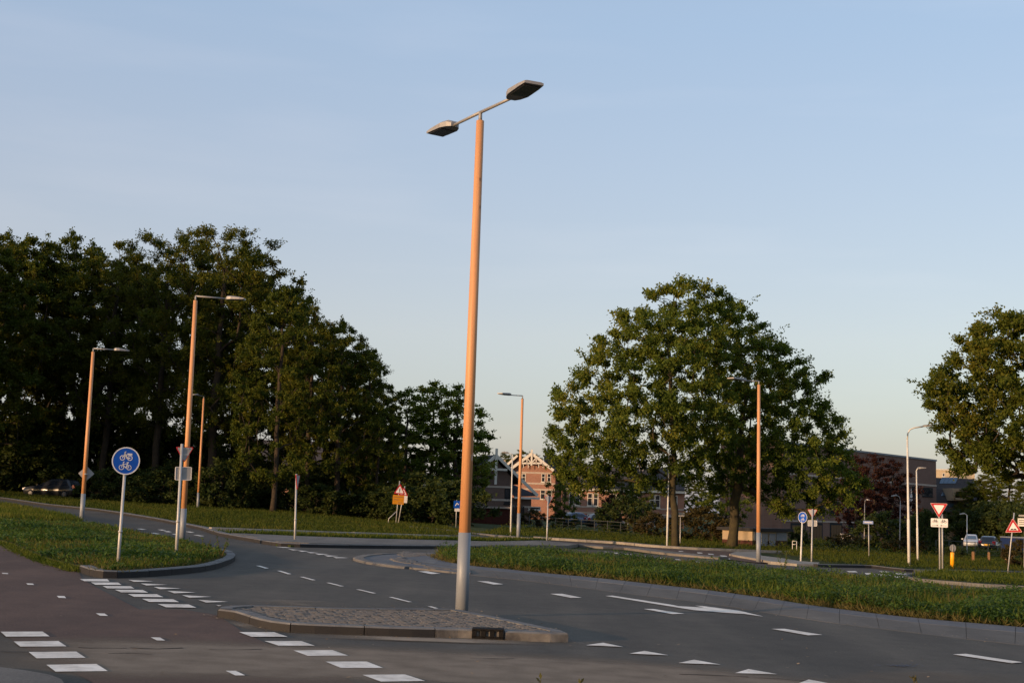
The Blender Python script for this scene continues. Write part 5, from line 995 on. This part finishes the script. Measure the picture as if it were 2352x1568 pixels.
# ---------------------------------------------------------------- cars
def car(label, loc, yaw, paint, L=4.6, W=1.78, H=1.46, estate=True, group='parked cars', plate=False, roof_paint=None):
    """front points to local +x; built at the origin and turned as a whole"""
    t = thing('car', label, 'car', loc, group); t.rotation_euler = (0, 0, yaw); base = Vector(loc)
    def M(f): m = MB(); f(m); m.v = [tuple(Vector(v) + base) for v in m.v]; return m
    h = L / 2; w = W / 2; bt = .92
    st = [(-h, .62, .5, .78), (-h + .06, .84, .36, .95), (-h + .5, .97, .24, 1.0), (-h * .55, 1., .2, .98), (0, 1., .2, .95), (h * .4, 1., .2, .93), (h * .62, .99, .2, .9), (h * .85, .95, .24, .8), (h - .12, .86, .3, .72), (h, .66, .42, .6)]
    def body(m):
        vs = []
        for x, kw, zb_, zt in st: ww = w * kw; vs += [(x, -ww * .93, zb_), (x, -ww, (zb_ + zt) * .5), (x, -ww * .95, zt - .04), (x, -ww * .86, zt), (x, ww * .86, zt), (x, ww * .95, zt - .04), (x, ww, (zb_ + zt) * .5), (x, ww * .93, zb_)]
        m.add(vs, [(i * 8 + k, i * 8 + (k + 1) % 8, (i + 1) * 8 + (k + 1) % 8, (i + 1) * 8 + k) for i in range(len(st) - 1) for k in range(8)] + [tuple(range(7, -1, -1)), tuple((len(st) - 1) * 8 + k for k in range(8))], True)
    bo = M(body).build('body', paint, t)
    xr = -h + (.32 if estate else .7); base_x = (xr, h * .42); top_x = (xr + (.3 if estate else .65), h * .42 - .95); wt = w * .66; wb_ = w * .88
    def cabin(m):
        pr = [(base_x[0], bt), (top_x[0], H - .1), (top_x[0] + .35, H - .02), ((top_x[0] + top_x[1]) / 2, H), (top_x[1] - .2, H - .03), (top_x[1], H - .1), (base_x[1], bt)]
        vs = []
        for x, z in pr: k = (z - bt) / (H - bt); ww = wb_ + (wt - wb_) * k; vs += [(x, -ww, z), (x, -ww * .8, z + .03 * k), (x, ww * .8, z + .03 * k), (x, ww, z)]
        n = len(pr); m.add(vs, [(i * 4 + k, i * 4 + k + 1, (i + 1) * 4 + k + 1, (i + 1) * 4 + k) for i in range(n - 1) for k in range(3)] + [tuple(4 * i for i in range(n)), tuple(4 * i + 3 for i in reversed(range(n)))], True)
    M(cabin).build('cabin', roof_paint or paint, t)
    def sidew(x0, x1, s_):
        def f(m):
            q = []
            for x, z in ((x0[0], bt + .04), (x1[0], bt + .04), (x1[1], H - .14), (x0[1], H - .14)): k = (z - bt) / (H - bt); q.append((x, s_ * (wb_ + (wt - wb_) * k + .006), z))
            m.prism(q, (0, s_ * .008, 0))
        M(f).build('side_window', 'glass', t)
    bl, tl = base_x[1] - base_x[0], top_x[1] - top_x[0]
    for s_ in (-1, 1):
        for f0, f1 in ((.07, .36), (.39, .66), (.69, .93)): sidew((base_x[0] + bl * f0, top_x[0] + .12 + (tl - .24) * f0), (base_x[0] + bl * f1, top_x[0] + .12 + (tl - .24) * f1), s_)
    def endw(xb, xt, sg):
        def f(m):
            q = [(xb + (xt - xb) * k + sg * .012, s_ * (wb_ + (wt - wb_) * k) * .86, bt + (H - .1 - bt) * k + .01) for k, s_ in ((.12, -1), (.12, 1), (.92, 1), (.92, -1))]; m.prism(q, (sg * .008, 0, .004))
        return M(f)
    endw(base_x[0], top_x[0], -1).build('rear_window', 'glass', t); endw(base_x[1], top_x[1], 1).build('windscreen', 'glass_sky', t)
    for x in (-h + .85, h - .88):
        for s_ in (-1, 1):
            wl = M(lambda m: m.tube([(x, s_ * (w - .2), .32), (x, s_ * (w - .03), .32), (x, s_ * (w + .005), .32)], [.32, .32, .28], 20)).build('wheel', 'tyre', t); M(lambda m: m.tube([(x, s_ * (w + .006), .32), (x, s_ * (w + .016), .32)], [.2, .17], 12)).build('rim', 'rim', wl)
    for s_ in (-1, 1):
        M(lambda m: m.frame((-h + .12, s_ * w * .74, .86 if not estate else .92), Vector((1, 0, .25)).normalized(), Vector((0, 1, 0)), Vector((-.25, 0, 1)).normalized(), .12, .14, .13)).build('tail_light', 'tail_red', t)
        M(lambda m: m.frame((h - .16, s_ * w * .66, .68), Vector((1, 0, -.3)).normalized(), Vector((0, 1, 0)), Vector((.3, 0, 1)).normalized(), .14, .15, .06)).build('headlight', 'head_lamp', t)
        M(lambda m: m.frame((h * .36, s_ * (w + .09), 1.0), Vector((1, 0, 0)), Vector((0, 1, 0)), Vector((0, 0, 1)), .06, .1, .07)).build('mirror', paint, t)
    if plate: M(lambda m: m.frame((-h - .012, 0, .7), Vector((1, 0, 0)), Vector((0, 1, 0)), Vector((0, 0, 1)), .01, .27, .07)).build('number_plate', 'plate_yellow', t)
    return t
g = foot(122, 104); car('dark grey estate car on the road at the edge of the wood, behind a lamp', g, math.radians(180 - 14), 'car_dark', 4.75, 1.8, 1.5, group=None)
car('black car seen from behind with yellow plate, at the right', foot(2274, 128), math.radians(62), 'car_black', 4.2, 1.75, 1.5, group='parked cars', plate=True)
car('white hatchback parked left of the black car', foot(2231, 150), math.radians(248), 'car_white', 3.9, 1.7, 1.52, group='parked cars')
car('blue-grey car parked before the brick terrace, left one', foot(1335, 138), math.radians(25), 'car_blue', 4.2, 1.74, 1.45, group='cars before the terrace')
car('blue-grey car parked before the brick terrace, nearest the big bush', foot(1388, 136), math.radians(15), 'car_dark', 4.1, 1.74, 1.45, group='cars before the terrace')
# ---------------------------------------------------------------- trees
def edge_dist(poly, X, Y):
    d = np.full(len(X), 1e9); n = len(poly)
    for i in range(n):
        a = np.array(poly[i - 1]); b = np.array(poly[i]); ab = b - a; t = np.clip(((X - a[0]) * ab[0] + (Y - a[1]) * ab[1]) / (ab @ ab), 0, 1); d = np.minimum(d, np.hypot(X - a[0] - t * ab[0], Y - a[1] - t * ab[1]))
    return d
def spread(cand, n, dmin):
    """thin random candidates so that no two lie closer than dmin"""
    out = []
    for c in cand:
        if not out or min(((np.array(out) - c) ** 2).sum(1)) > dmin * dmin: out.append(c)
        if len(out) >= n: break
    return np.array(out)
def skeleton(puffs, trunk, r0, rs, seed, crown_z):
    """limbs joining every puff to the trunk; returns tubes as a mesh builder"""
    r = random.Random(seed); nodes = [Vector(p) for p in trunk]; par = [i - 1 for i in range(len(trunk))]; nt = len(trunk); leafn = []
    order = sorted(range(len(puffs)), key=lambda i: (puffs[i][0] ** 2 + puffs[i][1] ** 2) ** .5 + .25 * puffs[i][2])
    for i in order:
        p = Vector(puffs[i]); best = None; bc = 1e9
        for j, q in enumerate(nodes):
            if q.z < crown_z * .9 and j < nt: continue
            d = (p - q); c = d.length + max(0, .4 * d.length - d.z) * .9 + (0 if j < nt else .15)
            if c < bc: bc, best = c, j
        q = nodes[best]; L = (p - q).length; k = max(2, int(L / .9)); prev = best
        for s in range(1, k + 1):
            t = s / k; z_ = q.lerp(p, t) + Vector((r.uniform(-.12, .12), r.uniform(-.12, .12), .12 * L * math.sin(math.pi * t) * .6)) * (1 if s < k else 0)
            nodes.append(z_); par.append(prev); prev = len(nodes) - 1
        leafn.append(prev)
    cnt = [0] * len(nodes)
    for l in leafn:
        while l >= 0: cnt[l] += 1; l = par[l]
    m = MB(); tot = max(1, len(puffs))
    rad = []
    for j in range(len(nodes)):
        if j < nt: rad.append(r0 * (.28 + .72 * (cnt[j] / tot) ** .5) * (1.35 if j == 0 else 1))
        else: rad.append(max(rs, r0 * .95 * (cnt[j] / tot) ** .5 * .9))
    m.tube(nodes[:nt], rad[:nt], 10)
    for j in range(nt, len(nodes)): a = par[j]; m.tube([nodes[a], nodes[j]], [min(rad[a], rad[j] * 1.25), rad[j]], 5, False)
    return m
def crown_leaves(puffs, R, n_per, ls, seed, centre, twigs=9, up=.25, flat=.75, aspect=.55):
    g = np.random.default_rng(seed); n = len(puffs); out = unit(puffs - centre)
    td = unit(out[:, None, :] * .75 + g.normal(size=(n, twigs, 3)) * .75 + np.array([0, 0, up])).reshape(n, twigs, 3); td[..., 2] *= flat
    i = np.repeat(np.arange(n), n_per); k = g.integers(0, twigs, len(i)); t = g.random(len(i)) ** .75; tl = R[i] * (.55 + .65 * g.random((n, twigs))[i, k])
    pos = puffs[i] + td[i, k] * (t * tl)[:, None] + g.normal(0, .09, (len(i), 3)); d = unit(td[i, k] * .6 + g.normal(size=(len(i), 3)) * .8 + np.array([0, 0, -.1])); nu = unit(g.normal(size=(len(i), 3)) + np.array([0, 0, .5]))
    s = ls * g.uniform(.65, 1.35, len(i)); return leaves(pos, d, nu, s, s * aspect)
def tree_object(name, label, loc, puffs, R, n_per, ls, trunk, r0, crown_z, seed, lm, bm_, group=None, **kw):
    t = thing(name, label, 'tree', loc, group); sk = skeleton(puffs, trunk, r0, .018, seed, crown_z)
    sk.v = [tuple(Vector(v) + t.location) for v in sk.v]; sk.build('trunk', bm_, t)
    V, Fc = crown_leaves(puffs, R, n_per, ls, seed, np.array([0, 0, crown_z + (puffs[:, 2].max() - crown_z) * .3]), **kw); npmesh('crown', V, Fc, lm, t); return t
def wobble(h, n, seed, lean=(0, 0), amp=.12):
    r = random.Random(seed); return [(lean[0] * (k / n) + r.uniform(-amp, amp) * (k > 0), lean[1] * (k / n) + r.uniform(-amp, amp) * (k > 0), h * k / n - (.2 if k == 0 else 0)) for k in range(n + 1)]
def generic(name, label, H, Rm, z0, n_puff, n_per, ls, seed, lm, bm_, r0=.28, shape='round', pr=1.35, dmin=.9, th=.8, lean=(0, 0), **kw):
    g = np.random.default_rng(seed); t = g.random(n_puff * 12) ** .85; a = g.uniform(0, 2 * math.pi, len(t)); lob = 1 + .22 * np.sin(a * 3 + seed) * np.sin(t * 6 + seed) + .12 * np.sin(a * 5 + 2 * seed)
    prof = {'round': np.sin(math.pi * np.clip(t * .93 + .07, 0, 1) ** .8) ** .65, 'cone': (1 - t) ** .7 * np.clip(t * 6 + .35, 0, 1), 'vase': np.sin(math.pi * np.clip(.12 + t * .83, 0, 1)) ** .5 * (.55 + .55 * t)}[shape]
    rr = Rm * prof * lob * np.sqrt(.12 + .88 * g.random(len(t))); cand = np.c_[rr * np.cos(a), rr * np.sin(a), z0 + (H - z0 - pr * .5) * t]
    puffs = spread(cand, n_puff, dmin); R = pr * g.uniform(.75, 1.25, len(puffs)); return tree_object(name, label, (0, 0, 0), puffs, R, n_per, ls, wobble(H * th, 12, seed, lean), r0, z0, seed, lm, bm_, **kw)
def silhouette_tree(label, base, poly_px, n_puff, n_per, ls, seed, lm, bm_, r0, crown_z, trunk_top, lean=(0, 0), depth=5., pr=1.2, dmin=.85, group=None, name='oak_tree', **kw):
    """tree whose crown fills the outline seen in the photo, with real depth"""
    g = np.random.default_rng(seed); Y = base.y; poly = []
    for q in poly_px: w = atY(*q, Y); poly.append((w.x - base.x, w.z - base.z))
    xs_ = [p[0] for p in poly]; zs_ = [p[1] for p in poly]; X = g.uniform(min(xs_), max(xs_), n_puff * 30); Z = g.uniform(min(zs_), max(zs_), len(X)); k = inside(poly, X, Z); X, Z = X[k], Z[k]; e = edge_dist(poly, X, Z); k = e > pr * .3; X, Z, e = X[k], Z[k], e[k]
    dep = np.minimum(e * 1.5 + .3, depth); D = g.choice([-1, 1], len(X)) * dep * np.sqrt(g.random(len(X))); puffs = spread(np.c_[X, D, Z], n_puff, dmin); R = pr * g.uniform(.55, 1.4, len(puffs))
    return tree_object(name, label, base, puffs, R, n_per, ls, wobble(trunk_top, 12, seed, lean, .1), r0, crown_z, seed, lm, bm_, group, **kw)
oak1 = [(1275, 1100), (1256, 1060), (1253, 1010), (1263, 930), (1276, 868), (1328, 850), (1345, 785), (1392, 762), (1416, 692), (1462, 660), (1528, 655), (1568, 634), (1602, 630), (1642, 655), (1692, 684), (1705, 760), (1690, 900), (1700, 1000), (1650, 1060), (1600, 1060), (1570, 1115), (1500, 1132), (1420, 1130), (1340, 1138), (1295, 1135)]
oak2 = [(1600, 770), (1650, 720), (1690, 692), (1742, 726), (1802, 782), (1848, 832), (1900, 855), (1906, 892), (1880, 905), (1925, 945), (1972, 1002), (1945, 1040), (1985, 1090), (1990, 1130), (1940, 1165), (1870, 1190), (1800, 1190), (1745, 1170), (1690, 1130), (1620, 1140), (1575, 1100), (1590, 1050), (1620, 950), (1590, 850)]
silhouette_tree('big spreading oak with leaning trunk, left one of the pair', P(1552, 1256), oak1, 300, 400, .165, 3, 'leaf_oak', 'bark_moss', .2, 3.6, 11.5, (-.6, 0), 5.5, 1.25, .85, 'pair of big oaks')
silhouette_tree('big spreading oak with thick upright trunk beside the substation', P(1680, 1258), oak2, 280, 380, .165, 5, 'leaf_oak', 'bark_moss', .29, 3.8, 11., (.9, 0), 5., 1.2, .85, 'pair of big oaks')
tr = [(2122, 930), (2134, 880), (2160, 850), (2155, 818), (2195, 798), (2205, 765), (2246, 745), (2262, 708), (2310, 700), (2352, 710), (2450, 740), (2560, 800), (2620, 900), (2600, 1020), (2500, 1090), (2400, 1112), (2330, 1115), (2270, 1112), (2225, 1105), (2195, 1085), (2172, 1040), (2155, 1010), (2142, 960)]
silhouette_tree('dense yellowing tree filling the right edge of the picture', foot(2440, 62), tr, 330, 300, .16, 8, 'leaf_hornbeam', 'bark', .32, 2.6, 9., (0, 0), 4.5, 1.0, .55, name='broadleaf_tree', up=.35)
# wood on the left: five kinds, then copies
protos_t = {
    'a': generic('broadleaf_tree', '', 20, 5.2, 4.5, 150, 370, .195, 21, 'leaf_forest', 'bark', .3, pr=1.5, dmin=.95),
    'b': generic('broadleaf_tree', '', 22, 4.4, 6., 140, 370, .195, 22, 'leaf_forest2', 'bark', .26, pr=1.5, dmin=.95),
    'c': generic('broadleaf_tree', '', 21, 5., 5., 150, 370, .185, 23, 'leaf_forest2', 'bark', .28, 'vase', 1.7, .95, up=.8, flat=1., aspect=.4),
    'd': generic('broadleaf_tree', '', 19, 4.6, 2.5, 150, 370, .195, 24, 'leaf_forest', 'bark', .24, pr=1.4, dmin=.9),
    'e': generic('slender_tree', '', 13, 2.9, 2.2, 80, 150, .24, 25, 'leaf_oak', 'bark', .16, 'round', 1.15, .8, up=.5),
}
bush = generic('bush', '', 3.0, 2.0, .3, 34, 150, .2, 31, 'leaf_bush', 'bark', .05, 'round', .75, .5, th=.6); bush['category'] = 'bush'
used = set()
def put(kind, px, Y, top, label, group=None, rot=None, wide=1., loc=None, H=None, lm=None):
    o0 = protos_t[kind] if kind in protos_t else bush; o = o0 if id(o0) not in used else copy_tree(o0); used.add(id(o0)); o.name = o0.name.split('.')[0]
    hh = {'a': 20, 'b': 22, 'c': 21, 'd': 19, 'e': 13, 'bush': 3.0}[kind]; b_ = loc or foot(px, Y); hz = H or (atY(px, top, Y).z - b_.z); s_ = hz / hh
    o.location = b_; o.scale = (s_ * wide, s_ * wide, s_); o.rotation_euler = (0, 0, rnd.uniform(0, 6.28) if rot is None else rot); o['label'] = label; o['category'] = 'bush' if kind == 'bush' else 'tree'
    if group: o['group'] = group
    elif 'group' in o: del o['group']
    if lm:
        for ch in o.children:
            if ch.name.startswith('crown'): ch.data = ch.data.copy(); ch.data.materials[0] = MATS[lm]
    return o
WOOD = 'trees of the wood on the left'
for kind, px, Y, top, wd, lb_ in (
    ('d', 22, 115, 528, 1.05, 'dark tree of the wood at the left picture edge'), ('a', 128, 117, 518, .95, 'round-topped tree of the wood above the dark car'), ('b', 232, 112, 540, 1.05, 'tree of the wood above the first wooden lamp'),
    ('c', 352, 108, 522, .95, 'tree of the wood with upswept twigs left of the second lamp head'), ('c', 480, 104, 512, 1.1, 'highest tree of the wood with feathery upswept twigs, above the second lamp'), ('a', 566, 107, 560, .95, 'tree of the wood right of the second lamp head'),
    ('d', 626, 96, 650, .9, 'front tree of the wood with a pale bare trunk, left of the edge-on yield sign'), ('b', 700, 104, 690, .95, 'tree of the wood on the falling right shoulder above the edge-on yield sign'), ('a', 770, 101, 722, .85, 'dark tree of the wood above the grey triangle sign'),
    ('d', 835, 105, 790, .8, 'rightmost tall tree of the wood'), ('a', 862, 102, 890, .8, 'low tree closing the right end of the wood')):
    put(kind, px, Y, top, lb_, WOOD, wide=wd)
for kind, px, Y, top in (('b', 70, 118, 545), ('a', 180, 121, 545), ('d', 290, 118, 590), ('a', 420, 120, 545), ('b', 530, 118, 560), ('d', 640, 116, 640), ('a', 740, 118, 740), ('b', 810, 117, 800), ('a', -40, 112, 520), ('d', -80, 104, 520)):
    put(kind, px, Y, top, 'dark tree deep in the wood, seen only between the front trees', 'trees deep in the wood')
# the same wood goes on beyond the left edge and shades it
for s_, q_ in ((-95.5, 24), (-100, 27), (-105, 32), (-94.5, 12), (-98, 15), (-102, 19), (-106, 22), (-96, 2), (-101, 6)):
    x, y = .669 * s_ + .743 * q_, -.743 * s_ + .669 * q_; put(rnd.choice('abd'), 0, 0, 0, 'tree of the wood standing left of the picture', 'trees left of the picture', loc=Vector((x, y, gz(x, y))), H=rnd.uniform(22, 26), wide=1.)
for px, Y, top, lb_ in ((925, 108, 884, 'thin yellowish tree with bare top twigs at the end of the wood'), (985, 112, 868, 'slender see-through tree left of the big lamp'), (1040, 110, 876, 'slender tree just left of the big lamp pole'), (1062, 113, 975, 'small tree right behind the big lamp pole')):
    put('e', px, Y, top, lb_, 'slender trees at the end of the wood', wide=1.25 if px < 1060 else 1.1)
for px, Y, top in ((1150, 250, 1035), (1190, 255, 1028), (1225, 262, 1040), (1330, 240, 1060), (1420, 240, 1070), (1105, 240, 1040), (1570, 235, 1090), (1610, 225, 1100), (1660, 230, 1095), (1720, 235, 1090)): put('a', px, Y, top, 'far round tree rising behind the brick houses', 'far trees behind the houses', wide=1.3)
put('e', 1295, 116, 1058, 'small yellowish tree before the lit brick house', None, wide=1.15)
put('e', 1425, 124, 1078, 'dark small tree before the middle of the terrace', None, wide=1.2, lm='leaf_forest'); put('e', 1470, 120, 1085, 'dark small tree left of the slim white lamp post', None, wide=1.1, lm='leaf_forest')
put('e', 1668, 95, 1040, 'small leafy tree filling the gap between the two oak trunks', None, wide=1.3)
r1 = put('e', 1966, 108, 1040, 'red-leaved tree with bare warm trunk before the dark block', 'red-leaved trees', wide=1.0, lm='leaf_red'); r2 = put('e', 2052, 112, 1050, 'red-leaved tree left of the tall white lamp', 'red-leaved trees', wide=1.25, lm='leaf_red'); put('e', 2008, 116, 1038, 'red-leaved tree between the two other red ones', 'red-leaved trees', wide=1.1, lm='leaf_red')
for px, Y, top, k, lb_ in ((2248, 176, 1100, 'a', 'dark tree behind the yield sign with bicycle plate'), (2262, 175, 1085, 'd', 'dark tree behind the white car'), (2320, 172, 1075, 'a', 'dark tree behind the black car'), (2375, 165, 1085, 'd', 'dark tree at the right edge behind the cars')): put(k, px, Y, top, lb_, 'dark trees behind the car park', wide=1.5)
# shrubs
for px, Y, H_ in ((2118, 104, 3.2), (2252, 172, 5.5), (2268, 170, 6.), (2285, 165, 6.), (2320, 165, 6.), (2350, 160, 6.), (2385, 150, 6.)): put('bush', px, Y, 0, 'tall dark shrub behind the parked cars', 'shrubs behind the car park', H=H_, wide=1.1)
for px in list(range(-10, 1060, 46)): Y = rnd.uniform(98, 108) if px > 230 else rnd.uniform(113, 118); put('bush', px + rnd.uniform(-14, 14), Y, 0, 'dark leafy shrub at the foot of the wood', 'shrubs at the foot of the wood', H=rnd.uniform(2.2, 4.2), wide=rnd.uniform(1., 1.5), lm=None)
for px in list(range(10, 900, 60)): put('bush', px + rnd.uniform(-20, 20), rnd.uniform(112, 124), 0, 'tall shrub in the dark of the wood', 'shrubs inside the wood', H=rnd.uniform(4, 7) if px > 300 else rnd.uniform(6.5, 9), wide=rnd.uniform(.9, 1.3))
for px, Y, H_, wd, lm, lb_ in ((1438, 105, 3.2, 1.1, None, 'big dark green bush before the right end of the terrace'), (1404, 118, 3.4, .5, 'leaf_red', 'narrow maroon bush left of the big green bush'), (1612, 93, 2.6, 1.4, 'leaf_brown', 'brownish thicket between the oak trunks'), (1500, 98, 2.0, 1.3, 'leaf_brown', 'low thicket left of the leaning trunk'), (2026, 100, 3.1, 1.2, None, 'dark green bush behind the street name plate'),
                            (2128, 96, 3.4, .6, None, 'tall dark bush right of the white lamps'), (2345, 74, 1.6, 1., 'leaf_brown', 'reddish brown bush at the right edge'), (1290, 116, 1.5, 1.4, None, 'low bush before the lit brick house'), (1835, 92, 1.6, .8, None, 'small bush at the right end of the substation'), (1225, 118, 1.6, 1.2, 'leaf_brown', 'scrub before the board fence'),
                            (1940, 95, 1.2, 1.8, 'leaf_brown', 'low scrub before the garage doors'), (2085, 90, 1.3, 1.6, 'leaf_brown', 'low scrub left of the tall white lamp foot'), (2190, 85, .9, 1.1, None, 'low bush behind the yellow bollard'), (2150, 100, 1.4, 1.4, None, 'low bush behind the yield sign with bicycle plate')):
    put('bush', px, Y, 0, lb_, None, H=H_, wide=wd, lm=lm)
# a few tall weeds standing out at the verge tips and the front edge
def tall_weed(base, h, n, label, seed):
    g = random.Random(seed); t = thing('tall_weed', label, 'plant', base, None); m = MB(); pos = []
    for k in range(n):
        a = g.uniform(0, 6.28); top = base + Vector((math.cos(a) * h * .3, math.sin(a) * h * .3, h * g.uniform(.7, 1.1))); m.tube([base, base.lerp(top, .5) + Vector((0, 0, h * .06)), top], [.008, .006, .004], 5); pos += [base.lerp(top, g.uniform(.2, 1)) - base for _ in range(12)]
    m.build('stems', 'grass_dry', t); pos = np.array([tuple(p) for p in pos]); n2 = len(pos); rg_ = np.random.default_rng(seed)
    V, Fc = leaves(pos, unit(rg_.normal(size=(n2, 3))), unit(rg_.normal(size=(n2, 3))), np.full(n2, .07), np.full(n2, .03)); npmesh('leaves', V, Fc, 'weed' if n > 3 else 'grass_dry', t)
tall_weed(P(508, 1283, .1), .55, 6, 'tall flowering weed at the tip of the left verge', 1); tall_weed(P(468, 1290, .1), .5, 6, 'tall weed left of the verge tip', 2)
tall_weed(P(1240, 1607), .2, 2, 'dry weed stalk poking up at the bottom edge, left one', 3); tall_weed(P(1330, 1610), .17, 2, 'dry weed stalk poking up at the bottom edge, middle one', 4); tall_weed(P(2112, 1610), .28, 2, 'dry weed stalk poking up at the bottom edge, rightmost one', 5)
tall_weed(P(1800, 1318, .1), .7, 7, 'tall bushy weed on the far edge of the central island', 6)
